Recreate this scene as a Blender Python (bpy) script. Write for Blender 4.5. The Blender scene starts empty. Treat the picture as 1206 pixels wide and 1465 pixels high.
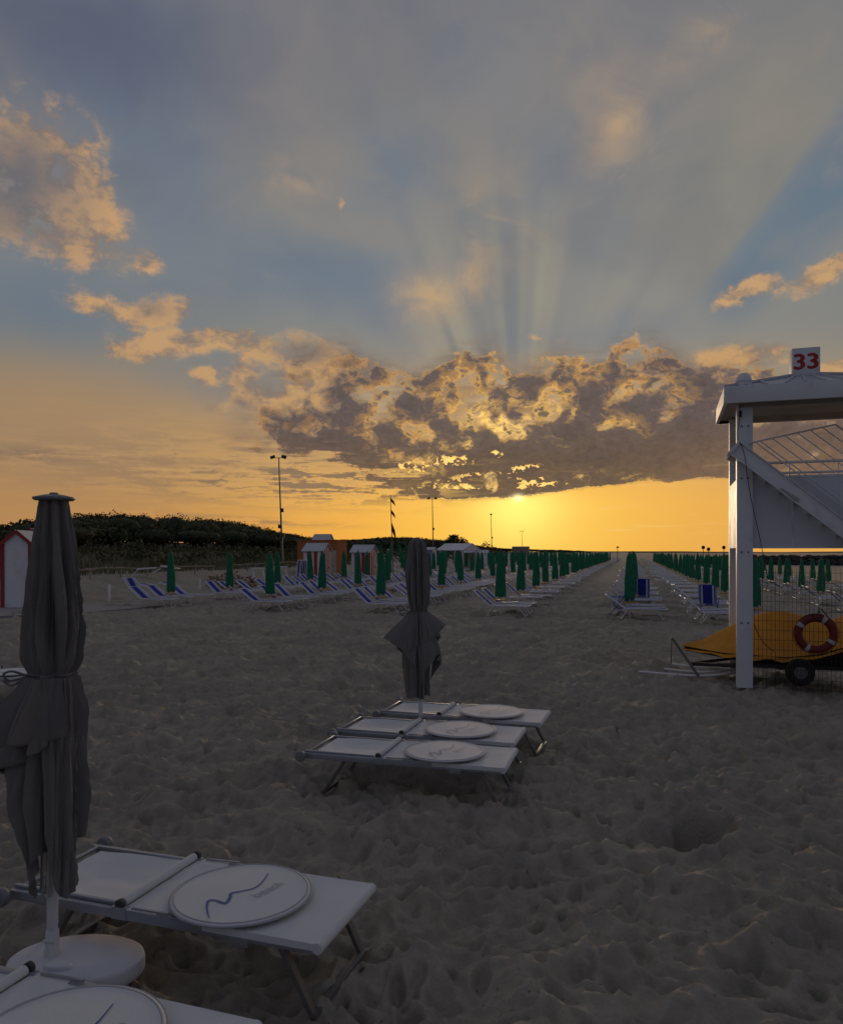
import bpy, bmesh, math, random
import numpy as np
from mathutils import Vector, Matrix, noise as mnoise
R = math.radians
random.seed(7)
SC = bpy.context.scene
COL = SC.collection
# ---------------------------------------------------------------- picture geometry (1206 x 1465 photograph)
FPX, CXP, HZP, EYE = 1083.0, 603.0, 790.0, 2.15
def at(px, py, Y):                      # the world point seen at pixel (px,py) at distance Y ahead
    return Vector(((px-CXP)/FPX*Y, Y, EYE-(py-HZP)/FPX*Y))
def gp(px, py, z=0.0):                  # the point at height z seen at a pixel
    return at(px, py, FPX*(EYE-z)/(py-HZP))
def azel(px, py):
    u, v = (px-CXP)/FPX, (HZP-py)/FPX
    return math.atan(u), math.atan(v*math.cos(math.atan(u)))
cam = bpy.data.cameras.new('camera'); camo = bpy.data.objects.new('camera', cam); COL.objects.link(camo)
camo.location = (0, 0, EYE); camo.rotation_euler = (R(90), 0, 0)
cam.sensor_fit = 'HORIZONTAL'; cam.sensor_width = 36; cam.lens = FPX/1206*36
cam.shift_y = (HZP-732.5)/1206; cam.clip_start = 0.05; cam.clip_end = 20000
SC.camera = camo
SC.view_settings.view_transform = 'Standard'; SC.view_settings.look = 'None'
SC.view_settings.exposure = 0.0; SC.view_settings.gamma = 1.0
SC.render.engine = 'CYCLES'
SC.cycles.max_bounces = 6; SC.cycles.diffuse_bounces = 3; SC.cycles.glossy_bounces = 3
SC.cycles.transparent_max_bounces = 8
SC.cycles.use_denoising = True
SC.cycles.use_adaptive_sampling = True; SC.cycles.adaptive_threshold = 0.015; SC.cycles.adaptive_min_samples = 8

# ---------------------------------------------------------------- node maths in plain expressions
class NT:
    def __init__(s, tree): s.t = tree
    def node(s, typ, **kw):
        n = s.t.nodes.new(typ)
        for k, v in kw.items(): setattr(n, k, v)
        return n
    def put(s, sock, v):
        if isinstance(v, X): s.t.links.new(v.o, sock)
        elif hasattr(v, 'is_output'): s.t.links.new(v, sock)
        elif isinstance(v, (tuple, list)):
            if len(sock.default_value) == 4 and len(v) == 3: v = (*v, 1)
            sock.default_value = v
        else: sock.default_value = v
    def m(s, op, *a, clamp=False):
        n = s.t.nodes.new('ShaderNodeMath'); n.operation = op; n.use_clamp = clamp
        for i, v in enumerate(a): s.put(n.inputs[i], v)
        return X(s, n.outputs[0])
    def vm(s, op, *a):
        n = s.t.nodes.new('ShaderNodeVectorMath'); n.operation = op
        for i, v in enumerate(a): s.put(n.inputs[i], v)
        return X(s, n.outputs[1 if op in ('LENGTH', 'DOT_PRODUCT') else 0])
    def xyz(s, x, y, z):
        n = s.t.nodes.new('ShaderNodeCombineXYZ')
        for i, v in enumerate((x, y, z)): s.put(n.inputs[i], v)
        return X(s, n.outputs[0])
    def sep(s, v):
        n = s.t.nodes.new('ShaderNodeSeparateXYZ'); s.put(n.inputs[0], v)
        return [X(s, o) for o in n.outputs]
    def noise(s, vec, scale, detail=3, rough=.55, lac=2.0, dist=0.0, color=False, dim='3D', w=0.0):
        n = s.t.nodes.new('ShaderNodeTexNoise'); n.noise_dimensions = dim
        if dim == '1D': s.put(n.inputs['W'], vec)
        else:
            s.put(n.inputs['Vector'], vec)
            if dim == '4D': s.put(n.inputs['W'], w)
        s.put(n.inputs['Scale'], scale); n.inputs['Detail'].default_value = detail
        n.inputs['Roughness'].default_value = rough; n.inputs['Lacunarity'].default_value = lac
        n.inputs['Distortion'].default_value = dist
        return X(s, n.outputs['Color' if color else 'Fac'])
    def mix(s, f, a, b, mode='MIX'):
        n = s.t.nodes.new('ShaderNodeMix'); n.data_type = 'RGBA'; n.blend_type = mode; n.clamp_factor = True
        s.put(n.inputs['Factor'], f); s.put(n.inputs['A'], a); s.put(n.inputs['B'], b)
        return X(s, [o for o in n.outputs if o.type == 'RGBA'][0])
    def mixf(s, f, a, b):
        n = s.t.nodes.new('ShaderNodeMix'); n.data_type = 'FLOAT'; n.clamp_factor = True
        s.put(n.inputs['Factor'], f); s.put(n.inputs['A'], a); s.put(n.inputs['B'], b)
        return X(s, n.outputs[0])
    def ss(s, v, lo, hi, a=0.0, b=1.0):
        n = s.t.nodes.new('ShaderNodeMapRange'); n.interpolation_type = 'SMOOTHSTEP'
        for i, q in enumerate((v, lo, hi, a, b)): s.put(n.inputs[i], q)
        return X(s, n.outputs[0])
    def ramp(s, f, stops, interp='LINEAR'):
        n = s.t.nodes.new('ShaderNodeValToRGB'); cr = n.color_ramp; cr.interpolation = interp
        while len(cr.elements) < len(stops): cr.elements.new(0.5)
        for e, (p, c) in zip(cr.elements, stops): e.position = p; e.color = (*c, 1) if len(c) == 3 else c
        s.put(n.inputs[0], f)
        return X(s, n.outputs[0])
    def curve(s, f, pts, lo, hi, vlo, vhi):      # f in lo..hi -> value vlo..vhi, through pts
        n = s.t.nodes.new('ShaderNodeFloatCurve'); c = n.mapping.curves[0]
        P = [((x-lo)/(hi-lo), (y-vlo)/(vhi-vlo)) for x, y in pts]
        while len(c.points) < len(P): c.points.new(.5, .5)
        for q, (x, y) in zip(c.points, P): q.location = (x, y); q.handle_type = 'AUTO_CLAMPED'
        n.mapping.update()
        s.put(n.inputs['Value'], (f-lo)*(1/(hi-lo)))
        return X(s, n.outputs[0])*(vhi-vlo)+vlo
class X:
    def __init__(s, nt, o): s.n, s.o = nt, o
    def __add__(s, b): return s.n.m('ADD', s, b)
    __radd__ = __add__
    def __sub__(s, b): return s.n.m('SUBTRACT', s, b)
    def __rsub__(s, b): return s.n.m('SUBTRACT', b, s)
    def __mul__(s, b): return s.n.m('MULTIPLY', s, b)
    __rmul__ = __mul__
    def __truediv__(s, b): return s.n.m('DIVIDE', s, b)
    def __pow__(s, b): return s.n.m('POWER', s, b)
    def __neg__(s): return s.n.m('MULTIPLY', s, -1.0)
    def exp(s): return s.n.m('EXPONENT', s)
    def sin(s): return s.n.m('SINE', s)
    def abs(s): return s.n.m('ABSOLUTE', s)
    def max(s, b): return s.n.m('MAXIMUM', s, b)
    def min(s, b): return s.n.m('MINIMUM', s, b)
    def clamp(s): return s.n.m('ADD', s, 0.0, clamp=True)
# ---------------------------------------------------------------- sky: dusk, sun behind a cloud bank
SUN_AZ, SUN_EL = azel(741, 712)
def build_sky():
    w = bpy.data.worlds.new('World'); SC.world = w; w.use_nodes = True
    t = w.node_tree; t.nodes.clear(); N = NT(t)
    d = X(N, N.node('ShaderNodeTexCoord').outputs['Generated'])
    x, y, z = N.sep(d)
    az = N.m('ARCTAN2', x, y)
    el = N.m('ARCSINE', z)
    DEG = 57.29578
    A, E = az*DEG, el*DEG                       # degrees
    sa, se = SUN_AZ*DEG, SUN_EL*DEG
    def pe(px, py):
        a, e = azel(px, py); return a*DEG, e*DEG
    # warped coordinates so that no edge is a clean curve
    P = N.xyz(A, E, 0.0)
    wn = N.noise(P, .22, 4, .6, color=True)
    wr, wg, _ = N.sep(wn)
    Aw = A+(wr-.5)*4.2; Ew = E+(wg-.5)*3.0
    def blob(px, py, wx, wy, rot=0.0, a=None, e=None):      # soft patch, sizes in pixels
        ca, ce = pe(px, py)
        a = Aw if a is None else a; e = Ew if e is None else e
        k = 1083*.01745
        du, dv = a-ca, e-ce
        c, s_ = math.cos(R(rot)), math.sin(R(rot))
        p = (du*c+dv*s_)*(k/wx); q = (dv*c-du*s_)*(k/wy)
        return (-(p*p+q*q)).exp()
    # distance from the sun
    dsx = (A-sa); dsy = (E-se)
    r2 = dsx*dsx+dsy*dsy
    rs = r2**.5
    g1 = (-(r2)*(1/9.0)).exp()
    g2 = (-(dsx*dsx*.0042+dsy*dsy*.010)).exp()
    glow = (-(dsx*dsx*.0016+dsy*dsy*.0022)).exp()
    # clear sky, Nishita for the far hemisphere and the blue
    sky = N.node('ShaderNodeTexSky'); sky.sky_type = 'NISHITA'; sky.sun_disc = False
    sky.sun_elevation = SUN_EL; sky.sun_rotation = SUN_AZ; sky.altitude = 0; sky.dust_density = 1.5
    base = N.ramp((E*(1/50.0)).clamp(), [(0, (.46,.200,.045)), (.06, (.48,.225,.060)), (.12, (.39,.215,.085)), (.20, (.255,.185,.120)),
            (.30, (.150,.165,.170)), (.42, (.110,.145,.180)), (.6, (.105,.125,.160)), (.8, (.100,.108,.145)), (1.0, (.08,.09,.13))])
    base = N.mix(.012, base, X(N, sky.outputs[0]), 'ADD')
    # the gold around the sun and along the horizon
    low = N.ss(E, 11.0, 0.5)
    base = N.mix(g2*low, base, (.82,.42,.042))
    base = N.mix(N.ss(E, 7.0, 1.0)*N.ss(A, 5.0, 26.0)*.8, base, (.78,.40,.085))
    base = N.mix(N.ss(A, -8.0, -26.0)*N.ss(E, 15.0, 9.0)*.75, base, N.mix(N.ss(E, 1.0, 9.0), (.43,.230,.095), (.29,.200,.125)))
    base = N.mix((-(r2*.022)).exp()*N.ss(E, 5.5, 3.0)*.85, base, (1.0,.66,.125))
    # ---- high veil: soft, lit from below, with rays fanning out from the sun
    qn = N.noise(N.xyz(A*.8+E*.25, E, 3.0), .055, 5, .5)
    q2 = N.noise(N.xyz(A, E*1.3, 9.0), .17, 6, .55, dist=.6)
    veil = N.ss(qn*.75+q2*.25+N.ss(E, 16.0, 34.0)*.10, .36, .60)
    vcol = N.mix(N.ss(E, 15.0, 34.0), (.225,.220,.205), (.178,.176,.188))
    base = N.mix(veil*N.ss(E, 13.0, 21.0)*.90, base, vcol)
    ang = N.m('ARCTAN2', dsx, dsy)*DEG           # 0 = straight up, + = right
    rn = N.noise(ang*.11+3.7, 1.0, 1, .5, dim='1D')
    ray = N.ss(rn, .34, .66)
    rayz = N.ss(E, 11.0, 15.5)*(N.ss(rs, 25.0, 11.0)*N.ss((ang+8).abs(), 26.0, 12.0)+.22*N.ss(rs, 40.0, 14.0)*N.ss(ang.abs(), 52.0, 34.0)).clamp()
    base = N.mix(rayz*ray*.42, base, (.33,.30,.205))
    base = N.mix(rayz*(1.0-ray)*.66, base, (.120,.150,.185))
    # the broad blue shadow ray on the right
    sh = N.ss(ang+(q2-.5)*3.0, 40.5, 47.0)*N.ss(ang+(q2-.5)*3, 57.0, 49.0)*N.ss(rs, 17.0, 21.0)*N.ss(rs, 44.0, 30.0)
    base = N.mix(sh*.80, base, (.100,.158,.220))
    lit = N.ss(ang, 20.0, 36.0)*N.ss(ang, 44.0, 42.0)*N.ss(rs, 17.0, 22.0)*N.ss(rs, 40.0, 28.0)
    base = N.mix(lit*.6, base, (.225,.212,.175))
    # clear blue openings
    for (px, py, wx, wy, s_) in [(560,250,60,60,.6), (470,390,170,50,.75), (140,110,130,120,.6), (250,300,60,120,.5), (340,545,110,40,.5),
                                 (60,430,110,50,.6), (860,480,140,36,.5), (700,120,70,60,.35), (800,230,60,50,.3), (560,450,60,45,.5)]:
        base = N.mix(blob(px, py, wx, wy)*s_, base, (.108,.160,.228))
    # faint peach patches on the veil
    for (px, py, wx, wy, rot, s_) in [(430,255,55,22,8,.60), (880,185,60,70,0,.42), (1020,40,75,30,33,.62), (720,330,60,70,30,.50), (610,428,48,38,0,.95),
                                      (680,395,30,42,0,.75), (895,180,22,16,0,.55), (1195,215,20,30,0,.4), (840,110,60,40,0,.15)]:
        f = blob(px, py, wx*.8, wy*.8, rot)*N.ss(q2, .36, .66)
        base = N.mix(f*s_*1.35, base, (.44,.305,.185))
    base = N.mix(blob(110,600,190,60)*.45, base, (.42,.255,.125))
    base = N.mix(blob(330,625,130,40)*.50, base, (.47,.27,.115))
    wz = N.noise(N.xyz(A*.55+E*.55, E*.9-A*.35, 4.0), .13, 4, .55, dist=.5)
    base = N.mix(N.ss(E, 13.0, 22.0)*N.ss(wz, .48, .68)*.36, base, (.250,.220,.195))
    base = N.mix(N.ss(E, 13.0, 22.0)*N.ss(wz, .50, .30)*.26, base, (.098,.118,.165))
    base = N.mix(blob(110,40,210,80)*.75, base, (.078,.090,.145))
    # ---- cloud detail
    Pn = N.xyz(A, E*1.35, 0.0)
    wv = N.noise(Pn, .55, 3, .5, color=True)
    Pw = N.vm('ADD', Pn, N.vm('MULTIPLY', N.vm('SUBTRACT', wv, (.5,.5,.5)), (1.3,1.0,0)))
    n1 = N.noise(Pw, .46, 8, .54)
    Pn2 = N.vm('ADD', Pw, N.xyz((A-sa)*(-.045), (E-se)*(-.085)+.03, 0.0))
    n2 = N.noise(Pn2, .46, 5, .54)
    em = n1-n2
    nf = N.noise(Pw, 1.9, 6, .62)
    nb = N.noise(N.xyz(A, E*1.5, 2.0), .30, 2, .5)
    st = N.noise(N.xyz(A*.34+nb*2, E*2.4, 5.0), .9, 7, .6)
    # layout of the bank: its ragged top, its flat underside
    tops = [(-30, 0), (*pe(215,640),), pe(330,585), pe(390,530), pe(430,492), pe(480,478), pe(540,496), pe(600,510), pe(650,492), pe(705,480), pe(740,512),
            pe(790,490), pe(850,500), pe(890,482), pe(940,472), pe(1000,495), pe(1050,490), pe(1110,520), pe(1180,545), (40, 12)]
    bots = [(-30, 6), (*pe(215,640),), pe(330,650), pe(420,662), pe(500,680), pe(560,704), pe(620,716), pe(741,713), pe(820,702), pe(900,694), pe(1000,686), pe(1050,684), pe(1206,686), (40, 5.0)]
    top = N.curve(A, tops, -30, 40, 0, 20); bot = N.curve(A, bots, -30, 40, 0, 20)
    side = N.ss(A+(nb-.5)*6, -16.5, -8.0)
    lw = N.ss(A, 2.0, -6.0)                        # how feathery the underside is
    eb = E-bot+(nf-.5)*.5+(st-.5)*lw*5.0
    body = N.ss(E-top+(nb-.5)*3.6, 1.0, -1.8)*N.mixf(lw, N.ss(eb, -.10, .28), N.ss(eb, -.7, 1.5))*side
    hb = N.ss(E-bot, 5.2, 1.4)
    near = (-(dsx*dsx*.0060+dsy*dsy*.0075)).exp()
    warm = N.mix(N.ss(rs, 18.0, 5.0), (.50,.262,.098), (.92,.46,.085))
    warm = N.mix(N.ss(near, .50, .97), warm, (1.35,.88,.27))
    hole = (blob(706,602,26,20)*1.0+blob(600,660,56,13)*.9+blob(900,565,26,32)*.8+blob(520,605,70,18)*.45+blob(655,575,26,18)*.5+blob(690,505,16,50)*.3+blob(760,590,60,10)*.5+blob(560,560,40,20)*.4).min(1.0)
    # thin sheet behind the puffs
    sheet = body*N.ss(nb*.6+st*.4, .34, .58)*(1.0-hole*.5)
    shc = N.mix(N.ss(n2, .38, .62), N.mix(N.ss(rs, 14.0, 4.0), (.215,.152,.115), (.48,.255,.075)), (.120,.093,.094))
    shc = N.mix(N.ss(nf, .40, .62)*.55, shc, N.mix(N.ss(rs, 14.0, 4.0), (.135,.108,.108), (.26,.145,.062)))
    out = N.mix(sheet*.85, base, shc)
    gap = N.ss(hole*(.1+nf*1.75), .48, 1.0)*N.ss(rs, 14.0, 5.0)*body
    out = N.mix(gap, out, (1.20,.74,.19))
    # smaller puffs further back fill the holes
    D2 = N.noise(N.vm('ADD', Pw, (31.0, 7.0, 2.0)), .85, 6, .55)+hb*.08-hole*.05+(nf-.5)*.10-(1.0-body)*.40
    a2 = N.ss(D2, .482, .566)
    c2 = N.mix(N.ss(D2, .50, .63), N.vm('MULTIPLY', warm, (.80,.80,.80)), N.mix(N.ss(rs, 14.0, 4.0), (.100,.084,.098), (.125,.090,.078)))
    out = N.mix(a2*.92, out, c2)
    # puffs
    D = n1+(nb-.5)*.24+(nf-.5)*.13+hb*.120+blob(850,650,230,34)*.10+blob(960,590,150,60)*.07+blob(540,610,90,30)*.05-hole*.10+.020
    D = D-(1.0-body)*.42
    alpha = N.ss(D, .435, .525)
    edge = N.mix(N.ss(rs, 20.0, 8.0), N.vm('MULTIPLY', warm, (.92,.92,1.0)), warm)
    dk = N.mix(N.ss(E, 11.0, 4.0), (.082,.069,.082), (.098,.064,.054))
    dk = N.mix(N.ss(D, .60, .74)*.55, dk, N.vm('MULTIPLY', dk, (.72,.72,.76)))
    dk = N.mix(N.ss(E-bot, 2.4, .0)*.6, dk, (.112,.076,.060))
    dk = N.mix(N.ss(A, 13.0, 24.0)*N.ss(E, 10.5, 5.0)*.55, dk, (.215,.130,.085))
    dk = N.mix(N.ss(em, .02, .14)*.35*N.ss(D, .70, .56), dk, warm)
    dk = N.vm('MULTIPLY', dk, N.mix(N.ss(nf*.7+n2*.3, .36, .62), (.84,.84,.88), (1.16,1.14,1.12)))
    mid = N.mix(N.ss(rs, 18.0, 5.0), (.225,.155,.122), (.36,.200,.078))
    edge = N.mix(N.ss(em+(nf-.5)*.20, -.06, .06), mid, edge)
    c = N.mix(N.ss(D+(nf-.5)*.06, .462, .565), edge, dk)
    out = N.mix(alpha*.97, out, c)
    # small breaks low in the bank
    slit = blob(600,662,60,9,6, a=A, e=E+(nf-.5)*2.2)*.8+blob(690,676,110,4,8, a=A, e=E+(nf-.5)*1.8)*.9+blob(640,694,60,4, a=A, e=E+(nf-.5)*1.4)*.8+blob(775,692,46,4,6, a=A, e=E+(nf-.5)*1.2)*.9+blob(735,688,14,5)*1.1+blob(770,682,14,4,25)*.9+blob(650,655,20,8)*.8+blob(700,652,14,6)*.8
    sl = N.ss(slit*N.ss(n1*.5+nf*1.0, .66, .90), .24, .50)
    out = N.mix(sl*N.ss(E-bot, .1, .4)*.9, out, (1.35,.82,.22))
    # streaks under and left of the bank
    zone = blob(400,690,170,24, a=A, e=E)*.8+blob(520,690,130,26, a=A, e=E)*1.15+blob(250,660,230,46, a=A, e=E)*.35+blob(40,650,70,9, a=A, e=E)*.6+blob(360,745,120,5,-3, a=A, e=E)*.7
    stf = N.ss(st+(nf-.5)*.16, .45, .60)*zone
    out = N.mix(stf.clamp()*.88, out, N.mix(N.ss(rs, 16.0, 6.0), (.200,.135,.100), (.165,.098,.052)))
    stg = N.ss(st+(nf-.5)*.2, .47, .37)*zone
    out = N.mix(stg.clamp()*.75, out, N.mix(N.ss(rs, 14.0, 5.0), (.56,.31,.115), (.95,.56,.14)))
    zone2 = N.ss(E, 7.0, 3.0)*N.ss(E, .8, 1.8)*N.ss(A, 6.0, 14.0)
    out = N.mix(N.ss(N.noise(N.xyz(A*.16, E*2.4, 8.0), 1.0, 5, .6), .56, .70)*zone2*.55, out, (.92,.56,.20))
    # stray clouds: lit on the side of the sun, grey away from it
    ns = N.noise(Pw, .34, 7, .54)
    stray = (blob(95,240,60,60,-35)*.95+blob(120,325,58,44,-25)*1.15+blob(25,255,60,80)*1.0+blob(235,440,64,22,14)*.95+blob(270,487,95,17,8)*.95+blob(190,500,40,16)*.7+blob(350,495,50,20)*.7
             +blob(130,430,40,18)*.75+blob(215,372,22,18)*.75+blob(348,550,26,26)*1.1+blob(430,560,60,36)*1.0+blob(288,540,24,12)*.85+blob(300,578,20,12)*.8+blob(450,500,50,26)*.8
             +blob(1068,420,36,17,22)*1.2+blob(1095,505,36,16,10)*1.0+blob(1180,395,50,16,12)*1.2+blob(1195,520,25,14)*1.0+blob(1020,520,40,20)*.8+blob(910,488,18,6)*.7+blob(490,285,8,8)*.6+blob(775,484,26,6)*.5)
    Ds = stray.min(1.1)*(.62+(ns-.5)*2.2+(nf-.5)*.45)-.16
    ems = N.ss(ns-n2*.0+(nf-.5)*.25-.5, -.10, .10)
    lit_ = N.ss(Aw, -24.0, -20.5)
    se_ = N.mix(ems, (.230,.170,.135), (.56,.325,.145))
    se_ = N.mix(blob(20,265,75,80,-30)*.95*N.ss(Ds, .12, .40), se_, (.125,.122,.140))
    se_ = N.mix((blob(440,495,50,16)+blob(345,575,20,14)+blob(225,430,24,14)*.7).clamp()*N.ss(Ds, .10, .34)*.85, se_, (.130,.115,.125))
    sa_ = N.ss(Ds, .0, .42)
    out = N.mix(sa_*.84, out, se_)
    out = N.mix(N.ss(E, 13.0, 20.0)*.14, out, N.vm('MULTIPLY', out, (1.5,1.5,1.5)))
    # the sun: only its upper rim shows beneath the bank, glare around it
    under = N.ss(E-bot, .35, -.25)
    out = N.mix(g1*under, out, (.40,.34,.10), 'ADD')
    core_ = (-(dsx*dsx*(1/.16)+dsy*dsy*(1/.07))).exp()
    out = N.mix(core_, out, (1.0,.85,.40), 'ADD')
    out = N.mix(glow*.05, out, (1.0,.65,.15), 'ADD')
    # hemisphere behind the viewer: plain blue-grey dusk
    back = N.ss(y, .30, -.35)
    out = N.mix(back, out, (.128,.142,.190))
    out = N.mix(N.ss(E, 42.0, 70.0), out, (.120,.130,.175))
    out = N.mix(N.ss(E, -.2, -3.0), out, (.05,.045,.04))
    bg = N.node('ShaderNodeBackground'); N.put(bg.inputs[0], out); bg.inputs[1].default_value = 1.0
    o = N.node('ShaderNodeOutputWorld'); t.links.new(bg.outputs[0], o.inputs[0])
    w.cycles.sampling_method = 'MANUAL'; w.cycles.sample_map_resolution = 512
    sun = bpy.data.lights.new('sun', 'SUN'); so = bpy.data.objects.new('sun', sun); COL.objects.link(so)
    sun.energy = .80; sun.angle = R(9); sun.color = (1, .73, .46)
    v = Vector((math.sin(SUN_AZ)*math.cos(SUN_EL), math.cos(SUN_AZ)*math.cos(SUN_EL), math.sin(SUN_EL)))
    so.rotation_euler = v.to_track_quat('Z', 'Y').to_euler()
build_sky()
# ---------------------------------------------------------------- mesh builder and scene tree
class MB:
    def __init__(s): s.v = []; s.f = []; s.mi = []; s.M = Matrix(); s.k = 0
    def add(s, vs, fs):
        b = len(s.v); M = s.M
        s.v += [tuple(M @ Vector(p)) for p in vs]; s.f += [tuple(b+i for i in f) for f in fs]; s.mi += [s.k]*len(fs)
        return s
    def box(s, c, d, rz=0.0, rx=0.0, ry=0.0):
        x, y, z = d[0]/2, d[1]/2, d[2]/2
        M = Matrix.Translation(c) @ Matrix.Rotation(rz, 4, 'Z') @ Matrix.Rotation(ry, 4, 'Y') @ Matrix.Rotation(rx, 4, 'X')
        vs = [M @ Vector(p) for p in ((-x,-y,-z),(x,-y,-z),(x,y,-z),(-x,y,-z),(-x,-y,z),(x,-y,z),(x,y,z),(-x,y,z))]
        return s.add(vs, [(0,3,2,1),(4,5,6,7),(0,1,5,4),(1,2,6,5),(2,3,7,6),(3,0,4,7)])
    def bar(s, a, b, w, h, up=(0,0,1)):            # rectangular bar from a to b, w wide, h along up
        a, b = Vector(a), Vector(b); d = (b-a).normalized(); u = Vector(up)
        sd = d.cross(u)
        if sd.length < 1e-4: sd = d.cross(Vector((1,0,0)))
        sd.normalize(); u = sd.cross(d).normalized()
        q = [a+sd*(i*w/2)+u*(j*h/2) for i, j in ((-1,-1),(1,-1),(1,1),(-1,1))]
        return s.add(q+[p+(b-a) for p in q], [(3,2,1,0),(4,5,6,7),(0,1,5,4),(1,2,6,5),(2,3,7,6),(3,0,4,7)])
    def tube(s, pts, r, n=8, caps=True, closed=False):
        pts = [Vector(p) for p in pts]; m = len(pts)
        rs = r if isinstance(r, (list, tuple)) else [r]*m
        vs = []; fs = []; prev = None
        for i, p in enumerate(pts):
            if closed: t = pts[(i+1) % m]-pts[i-1]
            else: t = pts[min(i+1, m-1)]-pts[max(i-1, 0)]
            t.normalize()
            if prev is None:
                a = Vector((0,0,1)) if abs(t.z) < .9 else Vector((1,0,0))
                u = t.cross(a).normalized()
            else:
                u = (prev-t*prev.dot(t))
                u = u.normalized() if u.length > 1e-6 else t.cross(Vector((0.3,0.5,0.8))).normalized()
            prev = u; w = t.cross(u)
            for k in range(n):
                A = 2*math.pi*k/n
                vs.append(p+(u*math.cos(A)+w*math.sin(A))*rs[i])
        for i in range(m if closed else m-1):
            j = (i+1) % m
            for k in range(n): fs.append((i*n+k, i*n+(k+1) % n, j*n+(k+1) % n, j*n+k))
        if caps and not closed:
            fs.append(tuple(range(n-1, -1, -1))); fs.append(tuple((m-1)*n+k for k in range(n)))
        return s.add(vs, fs)
    def lathe(s, prof, n=24, c=(0,0,0), sx=1.0, sy=1.0, axis='Z', caps=True):
        vs = []; fs = []; m = len(prof)
        for r, z in prof:
            for k in range(n):
                A = 2*math.pi*k/n; p = (r*math.cos(A)*sx, r*math.sin(A)*sy, z)
                if axis == 'Y': p = (p[0], p[2], p[1])
                if axis == 'X': p = (p[2], p[0], p[1])
                vs.append((p[0]+c[0], p[1]+c[1], p[2]+c[2]))
        for i in range(m-1):
            for k in range(n): fs.append((i*n+k, i*n+(k+1) % n, (i+1)*n+(k+1) % n, (i+1)*n+k))
        if caps and prof[0][0] > 1e-5: fs.append(tuple(range(n-1, -1, -1)))
        if caps and prof[-1][0] > 1e-5: fs.append(tuple((m-1)*n+k for k in range(n)))
        return s.add(vs, fs)
    def grid(s, P, wrap=False):                    # rows of points -> quads
        n = len(P[0]); vs = [p for row in P for p in row]; fs = []
        for i in range(len(P)-1):
            for k in range(n if wrap else n-1):
                k2 = (k+1) % n
                fs.append((i*n+k, i*n+k2, (i+1)*n+k2, (i+1)*n+k))
        return s.add(vs, fs)
    def prism(s, poly, z0, z1):                    # polygon in xy extruded in z
        n = len(poly)
        vs = [(x, y, z0) for x, y in poly]+[(x, y, z1) for x, y in poly]
        return s.add(vs, [tuple(range(n-1, -1, -1)), tuple(range(n, 2*n))]+[(i, (i+1) % n, n+(i+1) % n, n+i) for i in range(n)])
    def mesh(s, name, mats, smooth=None, bevel=0.0, bseg=2):
        me = bpy.data.meshes.new(name); me.from_pydata(s.v, [], s.f)
        for m in mats: me.materials.append(m)
        if len(mats) > 1: me.polygons.foreach_set('material_index', s.mi)
        if bevel or True:
            bm = bmesh.new(); bm.from_mesh(me)
            bmesh.ops.remove_doubles(bm, verts=bm.verts, dist=1e-5)
            bmesh.ops.recalc_face_normals(bm, faces=bm.faces)
            if bevel:
                es = [e for e in bm.edges if len(e.link_faces) == 2 and e.calc_face_angle(0) > R(32)]
                bmesh.ops.bevel(bm, geom=es, offset=bevel, segments=bseg, affect='EDGES', profile=.6, clamp_overlap=True)
            bm.to_mesh(me); bm.free()
        if smooth is not None:
            me.polygons.foreach_set('use_smooth', [True]*len(me.polygons)); me.set_sharp_from_angle(angle=R(smooth))
        me.update()
        return me
def link(name, me, parent=None):
    o = bpy.data.objects.new(name, me); COL.objects.link(o); o.parent = parent
    return o
def part(name, mb, mat, parent, smooth=40, bevel=0.0, label=None):
    o = link(name, mb.mesh(name, mat if isinstance(mat, list) else [mat], smooth, bevel), parent)
    if label: o['label'] = label
    return o
def tag(o, label, cat, group=None):
    o['label'] = label; o['category'] = cat
    if group: o['group'] = group
    return o
def kind(o, k): o['kind'] = k; return o
def thing(name, label, cat, loc=(0,0,0), rz=0.0, group=None):
    o = bpy.data.objects.new(name, None); COL.objects.link(o); o.empty_display_size = .2
    o.location = loc; o.rotation_euler = (0, 0, rz)
    return tag(o, label, cat, group)
def dup(root, loc, rz=None, label=None, group=None, drop=()):
    r = root.copy(); COL.objects.link(r); r.location = loc
    if rz is not None: r.rotation_euler = (0, 0, rz)
    if label: r['label'] = label
    if group: r['group'] = group
    for ch in list(root.children):
        if ch.name.split('.')[0] in drop: continue
        c = ch.copy(); COL.objects.link(c); c.parent = r
        for g in ch.children:
            q = g.copy(); COL.objects.link(q); q.parent = c
    return r
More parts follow.
